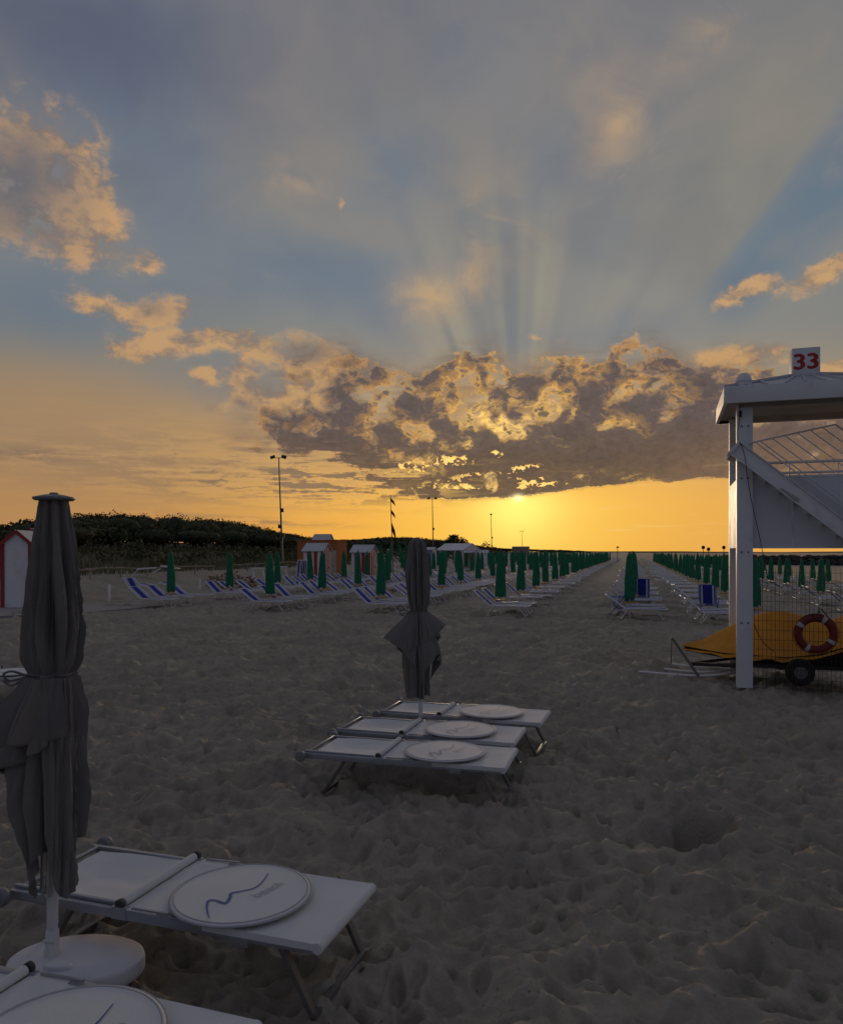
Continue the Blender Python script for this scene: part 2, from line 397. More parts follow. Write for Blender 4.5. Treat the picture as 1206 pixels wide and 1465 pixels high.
# ---------------------------------------------------------------- materials
def mat(name, col, rough=.6, var=.12, vscale=6.0, bump=0.0, bscale=60.0, spec=.4, metal=0.0, fn=None, sheen=0.0, col2=None, dirt=0.0):
    m = bpy.data.materials.new(name); m.use_nodes = True
    t = m.node_tree; b = t.nodes['Principled BSDF']; N = NT(t)
    co = X(N, N.node('ShaderNodeTexCoord').outputs['Object'])
    b.inputs['Roughness'].default_value = rough; b.inputs['Metallic'].default_value = metal
    b.inputs['Specular IOR Level'].default_value = spec
    if sheen: b.inputs['Sheen Weight'].default_value = sheen
    c = N.mix(0.0, col, col) if fn is None else fn(N, co)
    n = N.noise(co, vscale, 5, .6)
    if col2 is not None: c = N.mix(N.ss(n, .40, .62), c, col2)
    c = N.mix(1.0, c, N.mix(n, (1-var,)*3, (1+var,)*3), 'MULTIPLY')
    if dirt:
        d = N.noise(co, vscale*.35, 7, .65)
        c = N.mix(N.ss(d, .52, .72)*dirt, c, (.16,.13,.10))
    N.put(b.inputs['Base Color'], c)
    if var:
        N.put(b.inputs['Roughness'], (n-.5)*.25+rough)
    if bump:
        bn = N.node('ShaderNodeBump'); bn.inputs['Strength'].default_value = bump; bn.inputs['Distance'].default_value = .01
        N.put(bn.inputs['Height'], N.noise(co, bscale, 4, .6)); t.links.new(bn.outputs[0], b.inputs['Normal'])
    return m
M = {}
M['white_frame'] = mat('white_enamel', (.70,.70,.72), .45, .10, 5, dirt=.25)
M['alu'] = mat('brushed_aluminium', (.34,.36,.41), .42, .12, 8, metal=.55)
M['alu_leg'] = mat('dull_aluminium', (.17,.165,.16), .5, .15, 8, metal=.4)
def weave(N, co):
    x, y, z = N.sep(co)
    w = ((x*900).sin()*(y*900).sin())*.5+.5
    return N.mix(w*.35, (.66,.66,.675), (.54,.54,.555))
M['sling_white'] = mat('white_mesh_fabric', (.6,.6,.6), .8, .07, 3, .15, 300, .25, fn=weave, dirt=.10)
M['hood_white'] = mat('white_canvas', (.65,.65,.665), .75, .06, 4, .2, 160, .25, dirt=.10)
M['piping'] = mat('grey_piping', (.36,.36,.38), .6, .08)
M['logo_blue'] = mat('blue_print', (.055,.12,.33), .6, .10, 20)
M['logo_pale'] = mat('faded_print', (.40,.42,.47), .6, .10, 20)
M['wheel_grey'] = mat('grey_plastic', (.20,.20,.22), .55, .10)
M['dark_plastic'] = mat('dark_plastic', (.05,.05,.055), .5, .10)
def canvas(N, co):
    x, y, z = N.sep(co)
    n = N.noise(co, 2.2, 4, .6); s = N.noise(N.vm('MULTIPLY', co, (9, 9, 1.2)), 1.5, 4, .6)
    c = N.mix(n, (.150,.140,.134), (.185,.172,.163))
    return N.mix(N.ss(s, .55, .75)*.35, c, (.235,.220,.205))
M['canvas_grey'] = mat('taupe_canvas', (.15,.14,.13), .85, .06, 9, .25, 220, .2, fn=canvas, sheen=.15)
M['pole_white'] = mat('white_pole', (.60,.60,.62), .4, .08, dirt=.15)
M['base_white'] = mat('white_plastic', (.60,.61,.66), .6, .06, 5, .1, 90, .2, dirt=.22)
M['clear'] = mat('grey_rib', (.33,.33,.33), .35, .1, metal=.5)
M['green'] = mat('green_canvas', (.022,.175,.088), .8, .18, 5, .2, 120, .2, col2=(.017,.135,.070))
M['tray'] = mat('yellow_tray', (.50,.27,.06), .5, .14, 6)
def stripe(a, b, halves=.165):
    def f(N, co):
        x, y, z = N.sep(co)
        e = y.abs()
        k = N.ss(e, halves, halves-.012)
        k = (k+N.ss((e-.235).abs(), .022, .014)).clamp()
        return N.mix(k, b, a)
    return f
M['sling_blue'] = mat('blue_striped_sling', (0,0,0), .75, .12, 4, .15, 200, .25, fn=stripe((.020,.032,.28), (.58,.57,.64)))
M['sling_orange'] = mat('orange_striped_sling', (0,0,0), .75, .12, 4, .15, 200, .25, fn=stripe((.50,.115,.035), (.58,.55,.50)))
M['sling_pale'] = mat('pale_sling', (.56,.54,.52), .75, .12, 4, .15, 200, .25)
M['chair_blue'] = mat('blue_chair', (.020,.085,.42), .5, .12)
M['black'] = mat('black', (.012,.012,.013), .6, .1)
M['pole_metal'] = mat('galvanised_pole', (.20,.19,.18), .5, .12, metal=.3)
# ---------------------------------------------------------------- sand, as one sheet round the viewer out to the horizon
GR_V = (0.269, 0.963); GR_P = (0.963, -0.269); U0 = (2.8, 26.6)     # directions of the rows of umbrellas
SEA_Z = -0.80
def _hash(ix, iy, k):
    a = (ix.astype(np.int64)*374761393+iy.astype(np.int64)*668265263+k*982451653) & 0x7fffffff
    a = ((a ^ (a >> 13))*1274126177) & 0x7fffffff
    a = (a ^ (a >> 16)) & 0x7fffffff
    return (a & 0xfffff)/float(0xfffff)
def perlin(x, y, k=0):
    ix, iy = np.floor(x), np.floor(y); fx, fy = x-ix, y-iy
    u = fx*fx*fx*(fx*(fx*6-15)+10); v = fy*fy*fy*(fy*(fy*6-15)+10)
    def g(dx, dy):
        a = _hash(ix+dx, iy+dy, k)*6.2831853
        return np.cos(a)*(fx-dx)+np.sin(a)*(fy-dy)
    a = g(0,0)*(1-u)+g(1,0)*u; b = g(0,1)*(1-u)+g(1,1)*u
    return (a*(1-v)+b*v)*1.5
def dents(x, y, cell, k, depth, rad):
    out = np.zeros_like(x); cx, cy = np.floor(x/cell), np.floor(y/cell)
    for i in (-1,0,1):
        for j in (-1,0,1):
            ax, ay = cx+i, cy+j
            px = (ax+_hash(ax, ay, k))*cell; py = (ay+_hash(ax, ay, k+1))*cell
            th = _hash(ax, ay, k+2)*3.1416; r = rad*(.55+.7*_hash(ax, ay, k+3)); d = depth*(.25+_hash(ax, ay, k+4))
            dx, dy = x-px, y-py; c, s = np.cos(th), np.sin(th)
            a = (dx*c+dy*s)/(r*1.5); b = (dy*c-dx*s)/(r*.75)
            q = a*a+b*b
            out += np.where(q < 1, -d*(1-q)**1.3, 0)+.28*d*np.exp(-((np.sqrt(q)-1.15)/.28)**2)
    return out
def bowls(x, y, cx_, cy_, k, depth):
    """smooth hollows that meet in thin crests, as trodden dry sand does"""
    X_, Y_ = x/cx_, y/cy_; ix, iy = np.floor(X_), np.floor(Y_)
    best = np.full(x.shape, 9.0); dep = np.zeros_like(x)
    for i in (-1,0,1):
        for j in (-1,0,1):
            ax, ay = ix+i, iy+j
            dx = X_-ax-_hash(ax, ay, k); dy = Y_-ay-_hash(ax, ay, k+1)
            w = .65+.7*_hash(ax, ay, k+2)
            q = (dx*dx+dy*dy)*w
            m = q < best
            best = np.where(m, q, best)
    b = np.clip(best/.42, 0, 1.6)
    return depth*(b**.9-.55)
E_MEAN = 0.0
HOLE = gp(978, 1187)
def ground_z(x, y, fine=True):
    x = np.asarray(x, float); y = np.asarray(y, float)
    c = (x-U0[0])*GR_P[0]+(y-U0[1])*GR_P[1]
    z = -.038*np.clip(c-4, 0, 26)-.05*np.clip(c-30, 0, 40)
    d = np.clip((-c-19.2)/6.0, 0, 1); z = z+.8*d*d*(3-2*d)
    d = np.clip((-c-25)/22.0, 0, 1); z = z+1.6*d*d*(3-2*d)
    d = np.clip((-c-46)/22.0, 0, 1)*np.clip((420-y)/200, 0, 1); z = z+1.3*d*d*(3-2*d)*np.clip((y-50)/45, 0, 1)
    if not fine: return z
    r = np.hypot(x, y)
    far = np.clip((70-r)/40, 0, 1); nearf = np.clip((26-r)/14, 0, 1)
    z = z+perlin(x/5, y/5, 3)*.035*np.clip((200-r)/100, .2, 1)+perlin(x/1.7, y/1.7, 5)*.030*far
    wx, wy = x+.10*perlin(x/.35, y/.35, 71), y+.10*perlin(x/.35, y/.35, 72)
    e = np.zeros_like(z)
    wx2, wy2 = x+.22*perlin(x/.9, y/.8, 73), y+.20*perlin(x/.8, y/.9, 74)
    mod = .65+.55*perlin(x/1.9, y/1.6, 75)
    e += bowls(wx2, wy2, .46, .32, 20, .098)*far*np.clip(mod, .40, 1.25)
    e += bowls(wx+3, wy, .23, .150, 40, .050)*far*np.clip(1.15-mod*.45, .45, 1.2)
    e += bowls(wx2+9, wy2, 1.15, .75, 60, .075)*far
    n = perlin(wx/.20, wy/.12, 11); e += (.5-np.abs(n))*.018*far
    n2 = perlin(wx/.09, wy/.065, 13); e += n2*.005*nearf
    e += dents(x, y, .42, 80, .062, .120)*far+dents(wx, wy, .26, 90, .048, .085)*far+dents(wx+3, wy, .165, 100, .036, .060)*far
    e -= E_MEAN*np.clip((70-r)/40, 0, 1)
    # a dug hole, steeper on its right side
    hx, hy = (x-HOLE.x)/.35, (y-HOLE.y)/.29
    q = np.sqrt(hx*hx+hy*hy)+.10*perlin(x/.22, y/.22, 31)
    e *= np.clip((q-.75)/.55, .12, 1)
    z = z+e-.30*np.clip((1.06-q)/np.where(hx > 0, .30, .72), 0, 1)**.9+.05*np.exp(-((q-1.22)/.2)**2)*np.where(hx > 0, 1.4, .5)
    return z
def gz(x, y): return float(ground_z(np.array([x]), np.array([y]), False)[0])
def build_ground():
    th = np.concatenate([np.linspace(-180, -44, 40, endpoint=False), np.linspace(-44, 44, 640, endpoint=False), np.linspace(44, 180, 40, endpoint=False)])*math.pi/180
    r = [.5]
    while r[-1] < 60: r.append(r[-1]*(1.03 if r[-1] < 2.6 else 1.0042 if r[-1] < 12 else 1.0058))
    while r[-1] < 9000: r.append(r[-1]*1.06)
    r = np.array(r)
    T, RR = np.meshgrid(th, r)
    x = np.sin(T)*RR; y = np.cos(T)*RR
    z = ground_z(x, y)
    nr, nt = x.shape
    co = np.stack([x, y, z], -1).reshape(-1, 3)
    co = np.vstack([co, [[0, 0, 0]]])
    i = np.arange(nr-1)[:, None]*nt; k = np.arange(nt)[None, :]; k2 = (k+1) % nt
    q = np.stack([i+k, i+nt+k, i+nt+k2, i+k2], -1).reshape(-1, 4)
    tri = np.stack([np.full(nt, nr*nt), np.arange(nt), (np.arange(nt)+1) % nt], -1)
    me = bpy.data.meshes.new('sand')
    me.vertices.add(len(co)); me.vertices.foreach_set('co', co.astype(np.float32).ravel())
    nl = q.size+tri.size; me.loops.add(nl)
    me.loops.foreach_set('vertex_index', np.concatenate([q.ravel(), tri.ravel()]).astype(np.int32))
    npoly = len(q)+len(tri); me.polygons.add(npoly)
    me.polygons.foreach_set('loop_start', np.concatenate([np.arange(len(q))*4, q.size+np.arange(len(tri))*3]).astype(np.int32))
    me.polygons.foreach_set('use_smooth', np.ones(npoly, bool))
    me.update(calc_edges=True); me.validate()
    m = bpy.data.materials.new('sand'); m.use_nodes = True; t = m.node_tree; b = t.nodes['Principled BSDF']; N = NT(t)
    P = X(N, N.node('ShaderNodeNewGeometry').outputs['Position'])
    n1 = N.noise(P, .55, 6, .6); n2 = N.noise(P, 7, 5, .65); n3 = N.noise(P, 90, 3, .7)
    c = N.mix(N.ss(n1, .35, .65), (.365,.322,.258), (.298,.262,.212))
    c = N.mix(N.ss(n2, .40, .70)*.5, c, (.215,.190,.155))
    c = N.mix(N.ss(n3, .56, .70)*.40, c, (.16,.14,.118))
    x, y, z = N.sep(P)
    cc = (x-U0[0])*GR_P[0]+(y-U0[1])*GR_P[1]
    c = N.mix(N.ss(cc, 22.0, 30.0), c, (.150,.120,.095))           # damp sand by the water
    c = N.mix(N.ss(cc+(n1-.5)*6, -25.0, -31.0)*.8, c, (.075,.078,.040))  # dune turf
    N.put(b.inputs['Base Color'], c)
    b.inputs['Roughness'].default_value = .88; b.inputs['Specular IOR Level'].default_value = .25
    bn = N.node('ShaderNodeBump'); bn.inputs['Strength'].default_value = .8; bn.inputs['Distance'].default_value = .02
    N.put(bn.inputs['Height'], N.noise(P, 22, 6, .65)*.8+N.noise(P, 4.5, 4, .6)*1.6+n3*.12)
    t.links.new(bn.outputs[0], b.inputs['Normal'])
    me.materials.append(m)
    kind(link('ground', me), 'structure')
_g = np.random.default_rng(1); _x = _g.uniform(-4, 4, 6000); _y = _g.uniform(3, 12, 6000)
E_MEAN = float(np.mean(ground_z(_x, _y)))+.040        # let the trodden relief sit round the level of the beach
build_ground()
# sea
def build_sea():
    mb = MB(); mb.grid([[(x, y, SEA_Z) for x in (-200, 40, 120, 400, 2000, 12000)] for y in (40, 150, 400, 1500, 5000, 14000)])
    m = bpy.data.materials.new('sea_water'); m.use_nodes = True; t = m.node_tree; b = t.nodes['Principled BSDF']; N = NT(t)
    P = X(N, N.node('ShaderNodeNewGeometry').outputs['Position'])
    b.inputs['Base Color'].default_value = (.10,.11,.12,1); b.inputs['Roughness'].default_value = .32; b.inputs['IOR'].default_value = 1.33
    bn = N.node('ShaderNodeBump'); bn.inputs['Strength'].default_value = .7; bn.inputs['Distance'].default_value = .12
    N.put(bn.inputs['Height'], N.noise(N.vm('MULTIPLY', P, (.5,1.2,1)), .9, 5, .6)); t.links.new(bn.outputs[0], b.inputs['Normal'])
    kind(part('sea', mb, m, None, None), 'structure')
build_sea()
# ---------------------------------------------------------------- white loungers with round sun hoods
LZ = .35
def text_mesh(txt, size, name='text', extrude=.0):
    cu = bpy.data.curves.new(name, 'FONT'); cu.body = txt; cu.size = size; cu.extrude = extrude; cu.align_x = 'CENTER'; cu.align_y = 'CENTER'
    o = bpy.data.objects.new(name, cu); COL.objects.link(o)
    dg = bpy.context.evaluated_depsgraph_get(); dg.update()
    me = bpy.data.meshes.new_from_object(o.evaluated_get(dg))
    bpy.data.objects.remove(o); bpy.data.curves.remove(cu)
    return [tuple(v.co) for v in me.vertices], [tuple(p.vertices) for p in me.polygons]
def ribbon(mb, pts, w, z, th=.0015):
    P = [Vector((p[0], p[1], 0)) for p in pts]; L = []; Rr = []
    for i, p in enumerate(P):
        t = (P[min(i+1, len(P)-1)]-P[max(i-1, 0)]).normalized(); n = Vector((-t.y, t.x, 0))
        k = w*(.35+.65*math.sin(math.pi*min(1, (i+.6)/len(P)*1.05)))
        L.append(p+n*k/2); Rr.append(p-n*k/2)
    mb.grid([[(q.x, q.y, z) for q in L], [(q.x, q.y, z) for q in Rr]])
def spline(pts, n=8):
    out = []
    for i in range(len(pts)-1):
        p0, p1, p2, p3 = (Vector(pts[max(0, min(len(pts)-1, i+k))]) for k in (-1, 0, 1, 2))
        for k in range(n):
            t = k/n
            out.append(.5*((2*p1)+(p2-p0)*t+(2*p0-5*p1+4*p2-p3)*t*t+(3*p1-p0-3*p2+p3)*t**3))
    out.append(Vector(pts[-1])); return out
def make_white_lounger():
    t = thing('sun_lounger', '', 'sun lounger')
    f = MB()
    for s in (-1, 1):
        f.bar((-.90, s*.318, LZ-.025), (.915, s*.318, LZ-.025), .028, .048)
        f.bar((-.90, s*.285, LZ+.003), (-.20, s*.285, LZ+.003), .022, .022)
        f.box((-.19, s*.318, LZ-.02), (.09, .036, .062)); f.box((.10, s*.318, LZ+.002), (.13, .034, .014))
        f.box((.50, s*.318, LZ-.05), (.10, .034, .05))
    f.tube([(-.86, -.30, LZ+.003), (-.86, .30, LZ+.003)], .013, 8)
    f.tube([(-.90, -.37, LZ-.02), (-.90, .37, LZ-.02)], .012, 8)
    part('frame', f, M['alu'], t, 40, .003)
    def sheet(x0, x1, w0, w1, sag, ridge):
        rows = []
        for i in range(25):
            u = i/24; x = x0+(x1-x0)*u; w = w0+(w1-w0)*u; row = []
            for k in range(17):
                v = k/8-1
                z = LZ+.006-sag*(1-v*v)*math.sin(math.pi*min(1, max(0.0, u*.96+.02)))+ridge*mnoise.noise((x*6, v*3, 1.3))
                row.append((x, w*v, z))
            rows.append(row)
        return rows
    def sling(rows, th=.006):
        mb = MB(); mb.grid(rows); mb.grid([[(p[0], p[1], p[2]-th) for p in r] for r in rows][::-1])
        a = rows; b = [[(p[0], p[1], p[2]-th) for p in r] for r in rows]
        for k in (0, -1): mb.grid([[r[k] for r in a], [r[k] for r in b]])
        for k in (0, -1): mb.grid([a[k], b[k]])
        return mb
    sm = sling(sheet(-.165, .905, .332, .332, .012, .004))
    sm.tube([(.912, -.334, LZ-.018), (.912, .334, LZ-.018)], .027, 12)
    for s in (-1, 1): sm.bar((.30, s*.334, LZ-.012), (.90, s*.334, LZ-.012), .004, .034)
    part('seat_sling', sm, M['sling_white'], t, 50)
    part('back_sling', sling(sheet(-.215, -.80, .292, .235, .020, .006)), M['sling_white'], t, 50)
    h = MB(); h.tube([(-.19, -.30, LZ+.022), (-.19, .30, LZ+.022)], .023, 12)
    part('hinge_bar', h, M['sling_white'], t, 50)
    for s in (-1, 1):
        cl = MB(); cl.tube([(-.19, s*.312, LZ+.022), (-.19, s*.335, LZ+.022)], .026, 10)
        part('bar_clamp', cl, M['dark_plastic'], t, 40, .003)
    def leg(xt, xb):
        mb = MB()
        for s in (-1, 1): mb.bar((xt, s*.297, LZ-.03), (xb, s*.285, -.01), .042, .026)
        mb.bar((xb, -.30, -.002), (xb, .30, -.002), .040, .028)
        return mb
    part('leg', leg(.70, .875), M['alu_leg'], t, 40, .003)
    part('leg', leg(-.50, -.72), M['alu_leg'], t, 40, .003)
    for s in (-1, 1):
        w = MB(); w.lathe([(.0, -.024), (.030, -.026), (.044, -.022), (.049, -.010), (.049, .010), (.044, .022), (.030, .026), (0, .024)], 20, (-.90, s*.385, LZ-.02), axis='Y')
        w.lathe([(0, -.034), (.016, -.034), (.016, .034), (0, .034)], 12, (-.90, s*.385, LZ-.02), axis='Y')
        part('wheel', w, M['wheel_grey'], t, 40)
    # round hood lying on the seat
    c = Vector((.335, -.035, 0)); hz = LZ+.020
    hd = MB(); hd.lathe([(0, -.002), (.32, -.002), (.350, .002), (.356, .009), (.350, .016), (.335, .0185), (.32, .0175), (.20, .022), (0, .025)], 64, (c.x, c.y, hz))
    hood = part('sun_hood', hd, M['hood_white'], t, 50)
    rm = MB(); rm.tube([(c.x+.338*math.cos(a), c.y+.338*math.sin(a), hz+.0180) for a in np.linspace(0, 2*math.pi, 64, endpoint=False)], .0042, 6, closed=True)
    rm.tube([(c.x+.357*math.cos(a), c.y+.357*math.sin(a), hz+.009) for a in np.linspace(0, 2*math.pi, 64, endpoint=False)], .006, 6, closed=True)
    part('piping', rm, M['piping'], hood, 50)
    for s in (-1, 1):
        am = MB(); am.bar((-.12, s*.318, LZ+.012), (.10, s*.325, LZ+.018), .012, .008); part('hood_arm', am, M['alu'], t, 40)
    return t, c, hz
lounger0, HC, HZZ = make_white_lounger()
NEAR_RZ = R(-18.4)
def place_local(C, lx, ly, rz):           # origin of a lounger whose local point (lx,ly) stands at C
    c, s = math.cos(rz), math.sin(rz)
    return (C[0]-(lx*c-ly*s), C[1]-(lx*s+ly*c), 0)
loc_near = place_local((-.465, 3.46), .925, -.33, NEAR_RZ)
lounger0.location = loc_near; lounger0.rotation_euler = (0, 0, NEAR_RZ)
# the mark on the hood: a wave stroke and a faint word, read off the nearest hood
def to_local(px, py):
    p = gp(px, py, HZZ+.025); dx, dy = p.x-loc_near[0], p.y-loc_near[1]
    c, s = math.cos(-NEAR_RZ), math.sin(-NEAR_RZ)
    return (dx*c-dy*s, dx*s+dy*c, 0)
lg = MB()
ribbon(lg, spline([to_local(*q) for q in ((299,1314),(296,1301),(298,1290),(308,1289),(322,1293),(329,1285),(331,1279),(345,1276),(362,1272),(374,1264),(384,1250))], 6), .017, HZZ+.0268)
hood0 = [c for c in lounger0.children if c.name.startswith('sun_hood')][0]
part('logo', lg, M['logo_blue'], hood0, None)
a, b = Vector(to_local(362, 1284)), Vector(to_local(404, 1263)); ang = math.atan2((b-a).y, (b-a).x)
v, f = text_mesh('beach', .085)
lt = MB(); lt.M = Matrix.Translation(((a+b)/2+Vector((0,0,HZZ+.0268)))) @ Matrix.Rotation(ang, 4, 'Z'); lt.add(v, f)
part('lettering', lt, M['logo_pale'], hood0, None)
WG = 'white loungers with round hoods on the near sand'
tag(lounger0, 'white lounger with a round logo hood, behind the round white umbrella base', 'sun lounger', WG)
dup(lounger0, place_local((-.617, 2.89), .925, .33, NEAR_RZ), NEAR_RZ, 'closest white lounger, cut off at the bottom corner in front of the umbrella base', WG)
MR = R(-16)
dup(lounger0, place_local((.691, 6.288), .925, -.33, MR), MR, 'front white lounger of the trio beneath the tied umbrella in mid beach', WG)
dup(lounger0, place_local((.867, 7.11), .925, -.33, MR-R(1)), MR-R(1), 'middle white lounger of the trio beneath the tied umbrella in mid beach', WG)
dup(lounger0, place_local((1.25, 7.95), .925, -.33, MR-R(2)), MR-R(2), 'rearmost white lounger of the trio, behind the tied umbrella in mid beach', WG)
dup(lounger0, place_local((-5.55, 10.75), .925, -.33, R(-14)), R(-14), 'white lounger almost hidden behind the big tied umbrella', WG)

# ---------------------------------------------------------------- tied taupe umbrellas
def cloth_r(z, prof):
    for (z0, r0), (z1, r1) in zip(prof, prof[1:]):
        if z1 <= z <= z0:
            t = (z0-z)/(z0-z1); t = t*t*(3-2*t) if False else t
            return r0+(r1-r0)*t
    return prof[-1][1]
def smoothprof(prof, n=60):
    P = spline([(z, r, 0) for z, r in prof], 8)
    return [(p.x, p.y) for p in P]
def tied_umbrella(label, loc, up, tie_z, skirt, seed, cap=True, lean=(0,0), flaps=(), rib_z=.55):
    """up: (z,r) profile above the tie; skirt(theta, t) -> (r, z) below it"""
    rnd = random.Random(seed)
    t = thing('beach_umbrella', label, 'umbrella', loc, 0, 'tied taupe umbrellas on the near sand')
    nt = 224
    prof = smoothprof(up)
    RG = []; a0 = rnd.uniform(0, 1)
    while a0 < 2*math.pi-.12:
        RG.append((a0, rnd.uniform(.17, .34), rnd.uniform(.35, 1.0), rnd.uniform(-.5, .5), rnd.uniform(0, 9))); a0 += rnd.uniform(.28, .62)
    def fold(th, z, k, amp, seed2):
        v = 0.0
        for a, w, h, tw, ph in RG:
            c = a+tw*z*.9+.10*math.sin(z*4.1+ph)+.16*mnoise.noise((ph, z*1.3, seed2))
            d = (th-c+math.pi) % (2*math.pi)-math.pi
            q = d/(w*1.35) if d > 0 else -d/(w*.75)
            if q < 1: v = max(v, h*(1-q)**.85*(.75+.35*mnoise.noise((ph*3, z*2.2, 0))))
        f = 1+amp*(v-.42)
        return f+amp*.22*mnoise.noise((math.cos(th)*6, math.sin(th)*6, z*2.6+seed2))+amp*.10*mnoise.noise((math.cos(th)*14, math.sin(th)*14, z*7+seed2))
    cl = MB(); rows = []
    for z, r in prof:
        h = (z-tie_z)/(prof[0][0]-tie_z)
        amp = 1.15*(.30+.70*math.sin(math.pi*min(1, max(0, .15+.8*h))))
        pinch = 1-.10*math.exp(-((z-tie_z)/.05)**2)
        row = []
        for k in range(nt):
            th = 2*math.pi*k/nt; rr = r*.81*fold(th, z, 9, amp, seed)*pinch
            row.append((rr*math.cos(th), rr*math.sin(th), z+.012*math.sin(5*th+seed)*h*(1-h)))
        rows.append(row)
    for i in range(1, 57):
        q = i/56; row = []
        for k in range(nt):
            th = 2*math.pi*k/nt
            r, z = skirt(th, q)
            amp = (.75+.25*q)
            rr = r*.88*fold(th, tie_z-q*.9, 9, amp*min(1, .5+2*q), seed)
            row.append((rr*math.cos(th), rr*math.sin(th), z))
        rows.append(row)
    cl.grid(rows, wrap=True)
    cl.add([(0, 0, prof[0][0]+.01)]+rows[0], [(0, 1+(k+1) % nt, 1+k) for k in range(nt)])
    for fl in flaps:
        rr_ = []
        for i in range(30):
            u = i/29; row = []
            for k in range(80):
                v = k/79
                row.append(fl(u, v))
            rr_.append(row)
        cl.grid(rr_); 
        cl.grid([[(p[0]*.985, p[1]*.985, p[2]-.001) for p in r] for r in rr_])
    canopy = part('canopy', cl, M['canvas_grey'], t, 60)
    tr = [max(math.hypot(p[0], p[1]) for p in rows[j]) for j in range(len(prof)-2, len(prof))]
    tie = MB(); base = rows[len(prof)-1]
    tie.tube([(p[0]*1.02+.004*p[0]/abs(.1), p[1]*1.02+.004*p[1]/.1, tie_z+.004*math.sin(k*.2)) for k, p in enumerate(base[::3])], .0085, 6, closed=True)
    kx = -.125
    for s, dz in ((1, .03), (1, -.045)):
        tie.tube(spline([(kx+.03, -.06, tie_z), (kx-.03, -.085, tie_z+dz*.9), (kx-.075, -.08, tie_z+dz*.35), (kx-.045, -.078, tie_z-.02), (kx+.02, -.07, tie_z-.004)], 5), .006, 5)
    part('tie', tie, M['canvas_grey'], canopy, 50)
    p = MB(); p.tube([(0, 0, .02), (0, 0, up[0][0]-.02)], .0215, 14)
    part('pole', p, M['pole_white'], t, 50)
    for k in range(8):
        A = 2*math.pi*(k+.3)/8; rb = MB()
        rb.tube([(.034*math.cos(A), .034*math.sin(A), tie_z), (.050*math.cos(A), .050*math.sin(A), rib_z+.02*math.sin(k*2.1))], .006, 6)
        rb.box((.050*math.cos(A), .050*math.sin(A), rib_z+.01+.02*math.sin(k*2.1)), (.012, .012, .05))
        part('rib', rb, M['clear'], t, 40)
    cb = MB(); z0 = up[0][0]
    if cap:
        cb.lathe([(0, z0-.012), (.088, z0-.012), (.097, z0-.004), (.095, z0+.003), (.05, z0+.014), (.022, z0+.018), (.018, z0+.026), (0, z0+.028)], 32)
    else:
        cb.lathe([(0, z0-.005), (.03, z0-.005), (.026, z0+.010), (0, z0+.018)], 20)
    part('top_cap', cb, M['canvas_grey'] if not cap else M['wheel_grey'], t, 40)
    t.rotation_euler = (R(lean[0]), R(lean[1]), 0)
    return t
def sm(a, b, x):
    t = max(0, min(1, (x-a)/(b-a))); return t*t*(3-2*t)
# --- left umbrella
UL = (-1.805, 3.70, 0)
def corner(th0, span, z0, zc, rc, zs, rs, curl=.02, r0=.108, fold_=.06, sd=0.0, bulge=.0):
    """a free corner of the cloth hanging from the tie: v across, u down to the hem"""
    def f(u, v):
        k = 1-abs(2*v-1)**1.45
        th = th0+(v-.5)*span*(1-.15*u)+.05*math.sin(u*5+sd)
        rh, zh = rs+(rc-rs)*k, zs+(zc-zs)*k
        r = r0+(rh-r0)*(u**1.1)+bulge*math.sin(math.pi*u)
        z = z0+(zh-z0)*u
        w = math.sin(v*12.5+sd+u*.8)*.6+(1-abs(math.sin(v*11+sd*2)))*.9-.4+.25*math.sin(v*31+sd)
        r *= 1+fold_*w*(.55+.45*u)
        if u > .9: r -= curl*((u-.9)/.1)**2
        return (r*math.cos(th), r*math.sin(th), z+.02*w*u)
    return f
D_ = math.radians
def hem(tha, thb, z0, zf, rf, r0=.112, fold_=.10, sd=0.0, n=4.0, curl=.05):
    """a pulled-out pouch of cloth between two angles, its hem curling in folds"""
    def f(u, v):
        w = math.sin(v*n*2*math.pi*.5+sd)+.7*(1-2*abs(math.sin(v*n*3.3+sd*2)))+.3*math.sin(v*n*9+sd)
        th = tha+(thb-tha)*v+.05*math.cos(v*n*math.pi+sd)*u
        e = 1 if 0.04 < v < .96 else 0.0
        r = r0+(rf(v)-r0)*(math.sin(u*math.pi/2)**1.25)
        r *= 1+fold_*w*(.55+.45*u)
        z = z0+(zf(v)-z0)*u+.014*w*u*u
        if u > .82: q = (u-.82)/.18; r -= curl*q*q; z += .03*q*q
        return (r*math.cos(th), r*math.sin(th), z)
    return f
def skirtL(th, q):
    d = lambda a: max(0.0, math.cos(th-D_(a)))
    zb = .80-.33*d(208)**3-.30*d(318)**4-.12*d(90)
    z = 1.552+(zb-1.552)*q
    r = .112+.022*sm(0, .3, q)+.085*d(200)*sm(.05, .5, q)*(1-.55*sm(.6, 1, q))-.025*sm(.55, 1, q)*(1-max(0.0, math.cos(th)))+.012*max(0.0, math.cos(th))
    return r, z
FLL = (hem(D_(150), D_(312), 1.548, lambda v: 1.205+.03*v-.05*(1-v)**2, lambda v: .335-.17*v**1.3, .112, .24, .7, 6.2, .06),
       hem(D_(170), D_(290), 1.40, lambda v: 1.01+.20*v, lambda v: .285-.13*v, .13, .22, 2.1, 4.4, .04),
       corner(D_(305), D_(80), 1.548, .58, .125, .90, .115, .0, .112, .16, 4.0, .02))
ul = tied_umbrella('large taupe umbrella tied shut on a round white base, in front of the other umbrellas', UL,
    [(2.415,.074),(2.33,.088),(2.20,.106),(2.02,.122),(1.86,.140),(1.74,.147),(1.64,.138),(1.585,.124),(1.552,.113)], 1.552, skirtL, 3, True, (0,.2), FLL, .50)
bs = MB(); Zt = .185; bc = (.125, -.015)
